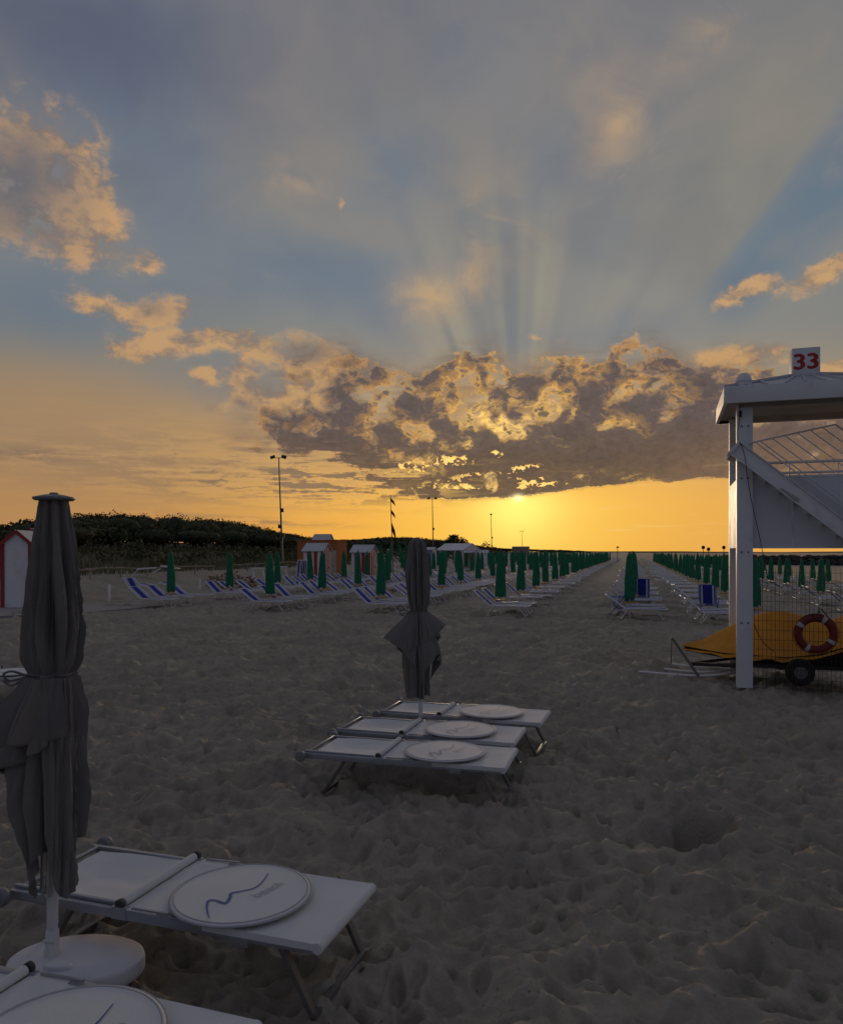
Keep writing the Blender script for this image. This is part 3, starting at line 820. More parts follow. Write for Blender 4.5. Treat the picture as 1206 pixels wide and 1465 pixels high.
prof = [(0, -.06), (.74, -.06), (.80, .085), (.96, .095), (.995, .108), (1.0, .130), (.997, .160), (.982, .174), (.95, .180), (.45, .184), (.0, .185)]
bs.lathe([(r*.325, z) for r, z in prof], 64, (bc[0], bc[1], 0), 1.0, .70)
base = part('base', bs, M['base_white'], ul, 40)
hd = MB(); hd.lathe([(0, .17), (.052, .17), (.052, .196), (.046, .204), (0, .204)], 28, (.085, -.125, 0), 1.3, .62)
part('filler_cap', hd, M['base_white'], base, 40, .003)
co = MB(); co.lathe([(.040, .17), (.040, .205), (.034, .215), (.030, .300), (.027, .305), (0, .306)], 24)
co.tube([(-.03, -.03, .262), (.03, -.03, .262)], .008, 8)
part('collar', co, M['pole_white'], ul, 40)
sl_ = MB(); sl_.lathe([(.026, .300), (.026, .52), (.030, .53), (.030, .58), (.0, .585)], 20)
part('pole_sleeve', sl_, M['pole_white'], ul, 40)
# --- umbrella in mid beach
UM = (0.0, 8.18, 0)
def skirtM(th, q):
    d = lambda a: max(0.0, math.cos(th-D_(a)))
    zb = .80-.22*d(195)**3-.20*d(345)**3-.22*d(270)**4-.1*d(90)
    z = 1.51+(zb-1.51)*q
    return .105+.040*sm(0, .35, q)+.03*d(190)*math.sin(math.pi*min(1, q*1.2))-.01*sm(.6, 1, q), z
FLM = (corner(D_(193), D_(150), 1.505, 1.22, .345, .90, .155, .015, .104, .19, .3, .02),
       corner(D_(340), D_(140), 1.505, 1.345, .285, 1.02, .150, .015, .104, .19, 1.9, .02),
       corner(D_(322), D_(120), 1.36, 1.06, .270, .76, .140, .015, .12, .18, 3.3, .03),
       hem(D_(215), D_(300), 1.505, lambda v: 1.02+.16*v, lambda v: .20-.02*v, .105, .18, 5.0, 3.0, .03))
um = tied_umbrella('taupe umbrella tied shut, standing among the trio of white loungers', UM,
    [(2.295,.060),(2.27,.092),(2.22,.112),(2.10,.122),(1.95,.130),(1.80,.130),(1.66,.122),(1.56,.110),(1.51,.102)], 1.51, skirtM, 11, False, (0,-1.2), FLM, .62)
bs = MB(); bs.lathe([(0, .01), (.25, .01), (.29, .04), (.30, .07), (.28, .09), (.15, .10), (0, .105)], 40)
part('base', bs, M['base_white'], um, 40)
# ---------------------------------------------------------------- rows of green umbrellas and striped loungers
ORD = ['first','second','third','fourth','fifth','sixth','seventh','eighth','ninth','tenth','eleventh','twelfth']
PC, PRW = 4.43, 4.62
def furled_mesh(n_t, n_z, seed, tilt=0.0):
    mb = MB(); rows = []
    prof = [(2.14,.045),(2.10,.075),(2.00,.100),(1.80,.125),(1.55,.145),(1.30,.160),(1.05,.172),(.85,.180),(.68,.184),(.60,.178)]
    for i in range(n_z):
        q = i/(n_z-1); z = 2.14-1.54*q; r = cloth_r(z, prof); row = []
        for k in range(n_t):
            th = 2*math.pi*k/n_t
            w = th+.25*mnoise.noise((math.cos(th)*1.4, math.sin(th)*1.4, z*.9+seed))
            f = 1+.20*(abs(math.sin(4*w+seed+z*.5))-.6)*(.4+.6*q)+.12*mnoise.noise((math.cos(th)*2, math.sin(th)*2, z*2+seed*5))
            zz = z+(.05*math.sin(4*th+seed)*q**6)
            row.append((r*f*math.cos(th), r*f*math.sin(th)*.9, zz))
        rows.append(row)
    mb.grid(rows, wrap=True); mb.add([(0,0,2.16)]+rows[0], [(0, 1+(k+1) % n_t, 1+k) for k in range(n_t)])
    return mb
def make_green(seed):
    t = thing('green_umbrella', '', 'umbrella')
    part('canopy', furled_mesh(40, 30, seed), M['green'], t, 60)
    p = MB(); p.tube([(0,0,-.3),(0,0,2.16)], .021, 8); part('pole', p, M['white_frame'], t, 50)
    f = MB(); f.lathe([(0,2.14),(.018,2.14),(.03,2.175),(.022,2.21),(0,2.225)], 10); part('finial', f, M['dark_plastic'], t, 50)
    y = MB(); y.lathe([(0,.47),(.24,.47),(.265,.48),(.265,.505),(.25,.51),(.24,.495),(0,.495)], 24); part('tray', y, M['tray'], t, 40)
    return t
def make_green_far(seed):
    mb = furled_mesh(14, 9, seed); mb.lathe([(0,2.14),(.03,2.17),(0,2.225)], 6); mb.k = 1; mb.tube([(0,0,-.3),(0,0,.62)], .022, 5); mb.k = 2
    mb.lathe([(0,.47),(.26,.47),(.26,.50),(0,.50)], 10)
    return link('green_umbrella', mb.mesh('green_umbrella', [M['green'], M['white_frame'], M['tray']], 60))
def sheet_sling(rows, th):
    mb = MB(); b = [[(p[0], p[1], p[2]-th) for p in r] for r in rows]
    mb.grid(rows); mb.grid(b)
    for k in (0, -1): mb.grid([[r[k] for r in rows], [r[k] for r in b]]); mb.grid([rows[k], b[k]])
    return mb
BZ = .345
def lounger_geo(ang, hood):
    c, s = math.cos(R(ang)), math.sin(R(ang)); L = .74; hx = -.32
    def bk(d): return (hx-d*c, BZ+d*s)
    fr = MB()
    for y in (-1, 1):
        fr.tube([(hx, y*.315, BZ), (.98, y*.315, BZ)], .022, 6)
        x, z = bk(L); fr.tube([(hx, y*.315, BZ), (x, y*.315, z)], .020, 6)
    fr.tube([(.98, -.315, BZ), (.98, .315, BZ)], .017, 6); x, z = bk(L); fr.tube([(x, -.315, z), (x, .315, z)], .016, 6)
    fr.tube([(hx, -.315, BZ-.02), (hx, .315, BZ-.02)], .014, 6)
    x, z = bk(.5)
    for y in (-1, 1): fr.tube([(x, y*.28, z), (hx-.42, y*.28, BZ-.10), (hx-.05, y*.30, BZ-.05)], .010, 5)
    legs = []
    for xt, xb in ((.62, .86), (-.22, -.44)):
        m = MB()
        for y in (-1, 1): m.tube([(xt, y*.295, BZ), (xb, y*.285, .012)], .015, 6)
        m.tube([(xb, -.285, .014), (xb, .285, .014)], .015, 6); legs.append(m)
    rows = []
    for i in range(9):
        u = i/8; rows.append([(hx+.02+u*1.275, .30*v, BZ+.010-.018*(1-v*v)*math.sin(math.pi*u)) for v in (-1,-.75,-.5,-.25,0,.25,.5,.75,1)])
    seat = sheet_sling(rows, .008)
    rows = []
    for i in range(7):
        d = .03+(L-.05)*i/6; x, z = bk(d)
        rows.append([(x+.02*(1-v*v)*math.sin(math.pi*i/6)*s, .295*v, z+.008-.02*(1-v*v)*math.sin(math.pi*i/6)*c) for v in (-1,-.75,-.5,-.25,0,.25,.5,.75,1)])
    back = sheet_sling(rows, .008)
    hd = None
    if hood:
        hd = MB(); a2 = R(ang+(18 if hood == 1 else -28)); x, z = bk(L-.02)
        x2, z2 = x-.42*math.cos(a2), z+.42*math.sin(a2)
        for y in (-1, 1): hd.tube([(x+.06, y*.33, z-.05), (x2, y*.33, z2)], .011, 5)
        hd.tube([(x2, -.33, z2), (x2, .33, z2)], .011, 5)
        hs = sheet_sling([[(x+(x2-x)*u, .31*v, z+(z2-z)*u+.012) for v in (-1,-.5,0,.5,1)] for u in (0,.5,1)], .006)
        hd = (hd, hs)
    return fr, legs, seat, back, hd
def make_striped(sling, ang, hood=0):
    t = thing('striped_lounger', '', 'sun lounger')
    fr, legs, seat, back, hd = lounger_geo(ang, hood)
    part('frame', fr, M['white_frame'], t, 50)
    for l in legs: part('leg', l, M['white_frame'], t, 50)
    part('seat_sling', seat, sling, t, 50); part('back_sling', back, sling, t, 50)
    if hd:
        h = part('sun_flap', hd[1], sling, t, 50); part('flap_frame', hd[0], M['white_frame'], h, 50)
    return t
def striped_simple(sling, ang):
    fr, legs, seat, back, _ = lounger_geo(ang, 0); mb = MB()
    def put(a, k): mb.k = k; mb.add(a.v, a.f)
    put(fr, 0)
    for l in legs: put(l, 0)
    put(seat, 1); put(back, 1)
    return mb
PU = [make_green(s) for s in (1.0, 4.3, 7.7)]
FU = [make_green_far(s) for s in (2.0, 5.1)]
PL = {(k, a, h): make_striped(M[k], a, h) for k, a, h in (('sling_blue',36,0),('sling_blue',42,0),('sling_blue',38,1),('sling_pale',34,0),('sling_orange',38,0),('sling_blue',37,2))}
FL = {(k, a): link('striped_lounger', striped_simple(M[k], a).mesh('striped_lounger', [M['white_frame'], M[k]], 50)) for k, a in
      (('sling_blue',36),('sling_pale',30),('sling_orange',36),('sling_pale',4))}
used = set()
def use(proto, loc, rz):
    if proto not in used:
        used.add(proto); proto.location = loc; proto.rotation_euler = (0, 0, rz); return proto
    return dup(proto, loc, rz)
rg = random.Random(5)
COLN = {2: 'the line by the tower post', 1: 'the line right of the aisle', 0: 'the line left of the aisle', -1: 'the second line left of the aisle',
        -2: 'the third line left of the aisle', -3: 'the line by the rail fence', 3: 'the outer line towards the sea'}
GU = 'furled green umbrellas set out in lines'; GL = 'loungers set out in lines under the green umbrellas'
nodes = []
for c in range(-9, 5):
    for r in range(0, 44):
        x = U0[0]+GR_P[0]*c*PC+GR_V[0]*r*PRW; y = U0[1]+GR_P[1]*c*PC+GR_V[1]*r*PRW
        cc = c*PC
        if c == 2: x -= GR_P[0]*.5; y -= GR_P[1]*.5
        if c <= -4 and (r*PRW < 24-(c+4)*16+6): continue
        if c == -4 and r*PRW < 44: continue
        if c == 3 and r > 34: continue
        if c == 4 and (r < 3 or r > 24): continue
        if c == 2 and r == 0: pass
        px = CXP+FPX*x/y
        if px < 60 or px > 1290: continue
        x += rg.uniform(-.12, .12); y += rg.uniform(-.18, .18)
        nodes.append((math.hypot(x, y), c, r, x, y))
nodes.sort()
LDIR = math.atan2(GR_P[1], GR_P[0])
n_u = n_l = 0; ordn = {}
far_stuff = MB(); far_umb = MB()
for d, c, r, x, y in nodes:
    z = gz(x, y)
    k = ordn.get(c, 0); ordn[c] = k+1
    line = COLN.get(c)
    lab = None
    if line and k < 12: lab = f'furled green umbrella, {ORD[k]} from the front in {line}'
    elif line: lab = f'small far green umbrella, beyond the twelfth in {line}'
    else: lab = 'distant furled green umbrella among the crowded lines in front of the dune'
    tilt = (R(rg.uniform(-1.3, 1.3)), R(rg.uniform(-1.6, 1.6)))
    if n_u < 285:
        o = use(PU[rg.randrange(3)], (x, y, z), rg.uniform(0, 6.28)) if d < 52 else use(FU[rg.randrange(2)], (x, y, z), rg.uniform(0, 6.28))
        o.rotation_euler = (tilt[0], tilt[1], o.rotation_euler[2])
        sc = rg.uniform(.97, 1.03); o.scale = (sc*(1.0 if d < 52 else 1.1), sc*(1.0 if d < 52 else 1.1), sc)
        tag(o, lab, 'umbrella', GU); n_u += 1
    for s in ((-1, 1, 3) if c in (-3, -2, -1) and r < 5 else (-1, 1)):
        so_ = (-1.35 if c == 2 else -.45 if c == -3 and r == 0 else .10)+rg.uniform(-.15, .15)
        lx, ly = x+GR_V[0]*s*.72+GR_P[0]*so_, y+GR_V[1]*s*.72+GR_P[1]*so_
        rz = LDIR+R(rg.uniform(-3.5, 3.5))
        rr = rg.random()
        if c <= 0 and 7 <= r+(c*.6) <= 13: key = 'sling_orange' if rr < .55 else 'sling_pale'
        elif c == 1 and 4 <= r <= 8: key = 'sling_orange' if rr < .5 else 'sling_blue'
        elif r > 5 or (c in (0, 1, 2) and r > 2): key = 'sling_pale' if rr < .62 else 'sling_blue'
        else: key = 'sling_blue'
        flat = rr < .4 and r > 5
        side = {-1: 'in front of', 1: 'right behind', 3: 'second behind'}[s]
        if n_l < 296:
            if d < 50:
                opts = [q for q in PL if q[0] == key and q[2] == 0]
                if c == -3 and r == 0: opts = [('sling_blue', 38, 1) if s < 0 else ('sling_blue', 37, 2)]
                o = use(PL[opts[rg.randrange(len(opts))]], (lx, ly, gz(lx, ly)), rz)
            else:
                kk = ('sling_pale', 4) if (flat and key == 'sling_pale') else [q for q in FL if q[0] == key][0]
                o = use(FL[kk], (lx, ly, gz(lx, ly)), rz)
            colr = {'sling_blue': 'blue-white', 'sling_pale': 'pale', 'sling_orange': 'orange-white'}[key]
            if line and k < 12: tag(o, f'{colr} lounger {side} the {ORD[k]} umbrella in {line}', 'sun lounger', GL)
            elif line: tag(o, f'{colr} lounger far off, beyond the twelfth umbrella in {line}', 'sun lounger', GL)
            else: tag(o, f'{colr} lounger in the crowded distant lines in front of the dune', 'sun lounger', GL)
            n_l += 1
        else:
            far_stuff.M = Matrix.Translation((lx, ly, gz(lx, ly))) @ Matrix.Rotation(rz, 4, 'Z')
            far_stuff.box((.3, 0, BZ), (1.3, .62, .03)); far_stuff.box((-.6, 0, BZ+.2), (.70, .62, .03), ry=R(36)); far_stuff.box((.8, 0, .17), (.05, .6, .34)); far_stuff.box((-.3, 0, .17), (.05, .6, .34))
for P_ in list(PU)+list(PL.values()):
    if P_ not in used:
        for ch in list(P_.children):
            for g in list(ch.children): bpy.data.objects.remove(g)
            bpy.data.objects.remove(ch)
        bpy.data.objects.remove(P_)
for P_ in list(FU)+list(FL.values()):
    if P_ not in used: bpy.data.objects.remove(P_)
if far_stuff.v: kind(part('distant_loungers', far_stuff, M['sling_pale'], None, None), 'stuff')
# blue high-backed folding chairs among the lines
def make_chair():
    t = thing('folding_chair', '', 'chair')
    fr = MB()
    for y in (-1, 1):
        fr.tube([(.30, y*.28, 0), (-.22, y*.28, .62), (-.34, y*.28, 1.12)], .015, 6); fr.tube([(-.30, y*.27, 0), (.24, y*.27, .44)], .015, 6)
        fr.box((.0, y*.30, .63), (.48, .05, .03))
        fr.tube([(.22, y*.28, .44), (.22, y*.30, .62)], .013, 6)
    fr.tube([(-.34, -.28, 1.12), (-.34, .28, 1.12)], .015, 6); fr.tube([(.24, -.27, .44), (.24, .27, .44)], .014, 6)
    part('frame', fr, M['chair_blue'], t, 50)
    part('seat_sling', sheet_sling([[(-.2+.44*u, .26*v, .42-.03*math.sin(math.pi*u)) for v in (-1,-.5,0,.5,1)] for u in (0,.25,.5,.75,1)], .006), M['sling_blue'], t, 50)
    part('back_sling', sheet_sling([[(-.20-.135*u, .265*v, .46+.66*u) for v in (-1,-.75,-.5,-.25,0,.25,.5,.75,1)] for u in (0,.5,1)], .006), M['sling_blue'], t, 50)
    return t
ch = make_chair()
def gpt(px, py):                              # a ground point, with the slope of the beach
    z = 0.0
    for _ in range(6): p = gp(px, py, z); z = gz(p.x, p.y)
    return Vector((p.x, p.y, z))
p = gpt(1014, 882); ch.location = p; ch.rotation_euler = (0, 0, R(60)); tag(ch, 'blue high-backed chair seen from behind, beside the white tower post', 'chair', 'blue chairs among the loungers')
p = gpt(918, 868); dup(ch, p, R(75), 'blue high-backed chair right of the umbrella line by the wide aisle', 'blue chairs among the loungers')
p = gpt(889, 880); dup(ch, p, R(140), 'low blue chair just left of the front umbrella by the wide aisle', 'blue chairs among the loungers')
# ---------------------------------------------------------------- lifeguard tower number 33, boat, fence, ring
tv = Vector((.307, .952, 0)); tp = Vector((.952, -.307, 0)); TRZ = math.atan2(tp.y, tp.x)
TO = Vector((4.858, 12.15, 0))                 # front left corner of the eaves
M['tower'] = mat('tower_white_paint', (.68,.68,.71), .5, .10, 3, dirt=.65)
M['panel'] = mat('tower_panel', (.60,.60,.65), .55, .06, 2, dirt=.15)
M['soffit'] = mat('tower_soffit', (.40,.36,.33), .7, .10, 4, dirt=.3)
M['roof_sheet'] = mat('roof_sheet', (.50,.51,.54), .45, .08, 3, dirt=.3)
M['red_paint'] = mat('red_paint', (.42,.020,.022), .5, .12, 9)
M['boat_cover'] = mat('boat_cover', (.74,.33,.035), .6, .18, 5, .35, 30, .35, col2=(.64,.265,.028))
M['hull'] = mat('dark_hull', (.02,.017,.017), .45, .2, 4)
M['rubber'] = mat('rubber', (.018,.018,.018), .8, .15, 12)
M['ring_red'] = mat('ring_red', (.14,.010,.008), .5, .15, 9)
M['ring_white'] = mat('ring_white', (.40,.38,.37), .6, .1)
M['rope'] = mat('dark_rope', (.03,.027,.026), .85, .2, 30)
M['rope_red'] = mat('red_cord', (.24,.03,.02), .8, .2, 30)
M['wire'] = mat('fence_wire', (.045,.043,.042), .6, .1, metal=.3)
W, Dp = 2.65, 2.15; EZ = 4.54
tw = thing('lifeguard_tower', 'white lifeguard tower with red number box 33 on its roof and a raised stair', 'lifeguard tower', TO, TRZ)
# local axes: x along the front to the right, y into the depth
def eave(x0, x1, y0, y1, z0, h, th, mb):       # mitred fascia ring, butt jointed
    mb.box(((x0+x1)/2, y0+th/2, z0+h/2), (x1-x0, th, h)); mb.box(((x0+x1)/2, y1-th/2, z0+h/2), (x1-x0, th, h))
    mb.box((x0+th/2, (y0+y1)/2, z0+h/2), (th, y1-y0-2*th, h)); mb.box((x1-th/2, (y0+y1)/2, z0+h/2), (th, y1-y0-2*th, h))
fa = MB(); eave(0, W, 0, Dp, EZ, .27, .05, fa)
part('fascia', fa, M['tower'], tw, 40, .006)
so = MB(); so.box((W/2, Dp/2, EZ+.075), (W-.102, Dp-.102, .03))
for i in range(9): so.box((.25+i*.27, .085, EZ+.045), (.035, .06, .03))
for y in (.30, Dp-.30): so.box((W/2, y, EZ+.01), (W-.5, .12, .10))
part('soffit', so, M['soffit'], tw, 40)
ro = MB(); az_ = EZ+.56; bx = .17
b4 = [(-.04, -.04), (W+.04, -.04), (W+.04, Dp+.04), (-.04, Dp+.04)]; t4 = [(W/2-bx, Dp/2-bx), (W/2+bx, Dp/2-bx), (W/2+bx, Dp/2+bx), (W/2-bx, Dp/2+bx)]
b4 = [(.02,.02),(W-.02,.02),(W-.02,Dp-.02),(.02,Dp-.02)]
ro.add([(x, y, EZ+.262) for x, y in b4]+[(x, y, az_) for x, y in t4], [(0,1,5,4),(1,2,6,5),(2,3,7,6),(3,0,4,7),(4,5,6,7),(3,2,1,0)])
part('roof', ro, M['roof_sheet'], tw, 30)
rb = MB()
for k in range(4):
    (x0, y0), (x1, y1) = b4[k], t4[k]
    rb.bar((x0, y0, EZ+.28), (x1, y1, az_+.02), .05, .04)
    (xa, ya), (xb, yb) = b4[k], b4[(k+1) % 4]; (xc, yc), (xd, yd) = t4[k], t4[(k+1) % 4]
    for u in np.linspace(.12, .88, 8):
        cu = min(max((u-.5)*3+.5, 0), 1)
        q = 1.0 if 0 < cu < 1 else (u/.335 if u < .5 else (1-u)/.335)
        ex, ey = xa+(xb-xa)*u, ya+(yb-ya)*u
        tx, ty = xc+(xd-xc)*cu, yc+(yd-yc)*cu
        if q < 1:
            cor = k if u < .5 else (k+1) % 4
            s_ = min(u, 1-u)/.5*1.08; s_ = min(s_, .96)
            tx, ty = b4[cor][0]+(t4[cor][0]-b4[cor][0])*s_, b4[cor][1]+(t4[cor][1]-b4[cor][1])*s_; tz = EZ+.262+(az_-EZ-.262)*s_
        else: tz = az_
        rb.bar((ex, ey, EZ+.275), (tx, ty, tz+.014), .030, .034)
part('roof_rib', rb, M['roof_sheet'], tw, None, label='raised seams of the roof sheet')
nb = MB(); nb.box((W/2+.0, Dp/2-.05, az_+.215), (.42, .34, .47)); box = part('number_box', nb, M['tower'], tw, 40, .008)
v, f = text_mesh('33', .36)
bm_ = MB()
for ox, oy in ((-.014,0),(.014,0),(-.007,.006),(.007,-.006),(0,.008),(0,-.008),(0,0)):
    bm_.M = Matrix.Translation((W/2+ox, Dp/2-.05-.173-.0004*(ox*1000+oy*2000)/10, az_+.205+oy)) @ Matrix.Rotation(R(90), 4, 'X') @ Matrix.Diagonal((1.12, 1, 1, 1)); bm_.add(v, f)
part('digits', bm_, M['red_paint'], box, None)
# posts
PX0, PY0 = .33, .35
def post(x, y):
    mb = MB(); mb.box((x, y, EZ/2-.02), (.24, .20, EZ+.08)); return mb
for (x, y) in ((PX0, PY0), (PX0, Dp-.33), (W-PX0, PY0), (W-PX0, Dp-.33)):
    part('post', post(x, y), M['tower'], tw, 40, .008)
fi = MB(); fi.lathe([(.118, EZ+.262), (.118, EZ+.36), (.128, EZ+.365), (.128, EZ+.385), (.120, EZ+.40), (.108, EZ+.44), (.080, EZ+.485), (.045, EZ+.508), (0, EZ+.515)], 28, (PX0-.02, PY0-.14, 0))
part('post_ball', fi, M['tower'], tw, 50)
bt_ = MB()
for z in (1.0, 2.15, 3.35, 4.2):
    for dx in (-.05, .05): bt_.lathe([(0,-.012),(.016,-.012),(.016,.004),(0,.004)], 8, (PX0+dx, PY0-.102, z), axis='Y')
part('bolt', bt_, M['alu_leg'], tw, 30, label='bolt heads on the near post')
# platform, parapet
ZP = 2.19
pf = MB(); pf.box((W/2, Dp/2+.02, ZP+.20), (W-2*PX0-.25, Dp-.95, .10)); part('platform', pf, M['tower'], tw, 40)
pr = MB(); pr.box((W/2, PY0+.04, 2.80), (W-2*PX0-.246, .03, 1.17)); part('parapet', pr, M['panel'], tw, 40)
pl = MB(); pl.box((PX0-.105, (Dp)/2, 2.78), (.025, Dp-.68-.206, 1.12)); part('parapet', pl, M['panel'], tw, 40)
p2 = MB(); p2.box((W-PX0, (Dp)/2, 2.78), (.03, Dp-.68-.206, 1.12)); part('parapet', p2, M['panel'], tw, 40)
sm_ = MB()
for x in (1.05, 1.75): sm_.box((x, PY0+.022, 2.80), (.035, .008, 1.16))
sm_.box((W/2, PY0+.021, 2.225), (W-2*PX0-.26, .012, .03)); sm_.box((W/2, PY0+.021, 3.375), (W-2*PX0-.26, .012, .03))
part('panel_batten', sm_, M['tower'], tw, 30)
hr = MB()
for z in (3.43, 3.60):
    hr.tube([(PX0+.12, PY0+.02, z), (W-PX0-.12, PY0+.02, z)], .018 if z < 3.5 else .022, 8)
for x in (1.0, 1.7): hr.tube([(x, PY0+.02, 3.385), (x, PY0+.02, 3.6)], .012, 6)
hr.tube([(PX0, PY0+.10, 3.66), (PX0, Dp-.43, 3.66)], .02, 8)
part('handrail', hr, M['tower'], tw, 50)
# raised stair: the stringer crosses in front of the left post
iM = (Matrix.Translation(TO) @ Matrix.Rotation(TRZ, 4, 'Z')).inverted()
def tl(px, py, yloc):                           # local point seen at a pixel in the plane y = yloc
    d = Vector(((px-CXP)/FPX, 1, -(py-HZP)/FPX)); o = iM @ Vector((0, 0, EYE)); dd = iM.to_3x3() @ d
    return o+dd*((yloc-o.y)/dd.y)
A = tl(1053, 642, .05); B = tl(1240, 782, .05)
D = (B-A).normalized()
up = Vector((0,1,0)).cross(D).normalized(); up = up if up.z > 0 else -up
SD = .68
for yo in (0, SD):
    st = MB(); o_ = Vector((0, yo, 0)); st.bar(A+o_, B+o_, .04, .235, up)
    for e in (-1, 1): st.bar(A+o_+up*e*.112+Vector((0,-.036 if yo == 0 else .036,0)), B+o_+up*e*.112+Vector((0,-.036 if yo == 0 else .036,0)), .032, .016, up)
    part('stringer', st, M['tower'], tw, 30, .003)
ec = MB(); ec.bar(A-D*.028+Vector((0,-.055,0)), A-D*.028+Vector((0,SD+.055,0)), .055, .25, up); part('end_cap', ec, M['tower'], tw, 30, .006)
n_ = int((B-A).length/.27)
for i in range(n_):
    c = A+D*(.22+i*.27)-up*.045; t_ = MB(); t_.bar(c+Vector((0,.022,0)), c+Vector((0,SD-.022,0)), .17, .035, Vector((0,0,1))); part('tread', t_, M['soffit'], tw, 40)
sp = MB(); c = A+D*1.12; sp.bar(c-up*.09+Vector((0,-.035,0))-D*.20, c-up*.06+Vector((0,-.035,0))+D*.12, .030, .05, up); part('splice_plate', sp, M['soffit'], tw, 40)
E0, E1 = tl(1072, 634, .20), tl(1196, 607, .95)
gl = MB(); gl.tube([E0, E1], .014, 8)
bars = (1080, 1087, 1104, 1122, 1140, 1158, 1176, 1195)
for k, px in enumerate(bars):
    u = (px-1072)/(1196-1072); a = E0+(E1-E0)*u
    gl.tube([a, a+D*2.3], .010 if k < 7 else .017, 6)
part('stair_railing', gl, M['tower'], tw, 50)
# ropes of the tower
def Tw(p): return (Matrix.Translation(TO) @ Matrix.Rotation(TRZ, 4, 'Z')) @ Vector(p)
rp = MB(); rp.tube(spline([Tw(tl(*q)) for q in ((1058,580,.21),(1059,592,.20),(1057,607,.20),(1055,625,.10),(1061,638,-.06),(1066,655,-.06),(1069,680,-.05),(1072,700,.16),(1078,730,.18),(1086,765,.20),(1093,800,.2),(1099,830,.2))], 5), .006, 5)
b = Tw(tl(1059, 592, .20)); rp.lathe([(0,-.05),(.02,-.05),(.028,-.02),(.016,0),(.028,.02),(.02,.05),(0,.05)], 10, b)
tag(part('rope', rp, M['rope'], None, 50), 'dark rope hanging from the roof of tower 33 over the stair end', 'rope')
rc = MB(); rc.tube(spline([Tw(tl(*q)) for q in ((1079,893,.20),(1084,906,.17),(1092,919,.12),(1101,928,.10),(1107,932,.02))], 5), .008, 5)
tag(part('cord', rc, M['rope_red'], None, 50), 'red cord slung from the near tower post to the wire fence', 'cord')
# wire fence from the near post to the right, along the tower's front
F0 = Vector(Tw((PX0+.14, PY0-.10, 0))); FLn = 2.6; fh = 1.98
fz = gz(F0.x, F0.y)
fe = thing('wire_fence', 'dark welded wire mesh fence between the tower post and the boat', 'fence', (F0.x, F0.y, fz), TRZ)
mb = MB(); x = 0
while x <= FLn: mb.bar((x, 0, .02), (x, 0, fh), .0055, .0055, (0,1,0)); x += .062
z = .05
while z <= fh: mb.bar((0, .005, z), (FLn, .005, z), .0055, .0055); z += .155
part('wire_mesh', mb, M['wire'], fe, None)
for x in (FLn/2+.35, FLn): 
    mb = MB(); mb.tube([(x, .03, 0), (x, .03, fh+.04)], .02, 8); part('fence_post', mb, M['wire'], fe, 50)
# life ring
def onfence(px, py, off): 
    yl = PY0-.10-off; return tl(px, py, yl)
rcn = onfence(1167, 907, .075)
lr = thing('life_ring', 'red life ring with four pale bands hung on the wire fence', 'life ring', Tw(rcn), TRZ)
mb = MB(); mb.lathe([(.250+.062*math.cos(a), .050*math.sin(a)) for a in np.linspace(0, 2*math.pi, 17)], 48, axis='Y', caps=False); part('ring', mb, M['ring_red'], lr, 60)
for a0 in (62, 148, 242, 332):
    mb = MB(); P_ = []
    for a in np.linspace(R(a0-6.5), R(a0+6.5), 6):
        P_.append([((.250+.0645*math.cos(b_))*math.cos(a), .0525*math.sin(b_), (.250+.0645*math.cos(b_))*math.sin(a)) for b_ in np.linspace(0, 2*math.pi, 16, endpoint=False)])
    mb.grid(P_, wrap=True); part('band', mb, M['ring_white'], lr, 60)
gr_ = MB(); pts = []
for a in np.linspace(0, 2*math.pi, 64, endpoint=False):
    k = abs(math.sin(2*(a-R(62)))); pts.append(((.312+.016*k)*math.cos(a), -.01, (.312+.016*k)*math.sin(a)-.012*k))
gr_.tube(pts, .006, 5, closed=True); part('grab_line', gr_, M['rope'], lr, 50)
hk = MB(); t0 = onfence(1171, 872, .03)
for s in (-1, 1): hk.tube(spline([Tw(t0), Tw(t0+Vector((s*.03, -.02, -.10))), Tw(rcn+Vector((s*.05, -.05, .30))), Tw(rcn+Vector((s*.03, -.07, .20)))], 4), .006, 5)
hk.tube(spline([Tw(t0+Vector((-.0,0,.03))), Tw(t0+Vector((.06,-.01,-.02))), Tw(t0+Vector((.14,-.01,-.13)))], 4), .008, 5)
tag(part('hanging_rope', hk, M['rope'], None, 50), 'short dark rope knotted on the wire fence, holding the life ring', 'rope')
# boat under its cover, on a trailer
BO = at(979, 929, 13.5); BO.z = 0
bt = thing('boat', 'small boat under a yellow orange cover behind the tower post', 'boat', BO, TRZ+R(1.5))
rows = []; S = np.linspace(0, 1, 46)
ridge = [(0,.50),(.08,.60),(.26,.98),(.33,1.11),(.40,1.14),(.52,1.06),(.60,1.03),(.68,1.14),(.75,1.22),(1,1.18)]
halfw = [(0,.03),(.10,.26),(.25,.52),(.40,.70),(.60,.78),(1,.80)]
edge = [(0,.42),(.15,.36),(.38,.36),(.50,.43),(.62,.60),(.75,.78),(1,.84)]
ip = lambda T, s: float(np.interp(s, [a for a, _ in T], [b for _, b in T]))
LB = 4.0
for s in S:
    h, w, e = ip(ridge, s), ip(halfw, s), ip(edge, s); x = s*LB; row = []
    for k in range(33):
        v = k/16-1; a = abs(v)
        z = e+(h-e)*(1-a**1.5) if a < 1 else e
        z += .018*mnoise.noise((x*3.2, v*2.4, .5))*(1-a*.3)+.012*math.sin(x*13+v*3)*(a**2)-.03*math.sin(math.pi*a)*(.5+.5*math.sin(x*4.2))
        row.append((x-.04*(1-a), w*v*(1+.03*mnoise.noise((x*2, v, 4))), z+.012*math.sin(x*16)*a**6))
    rows.append(row)
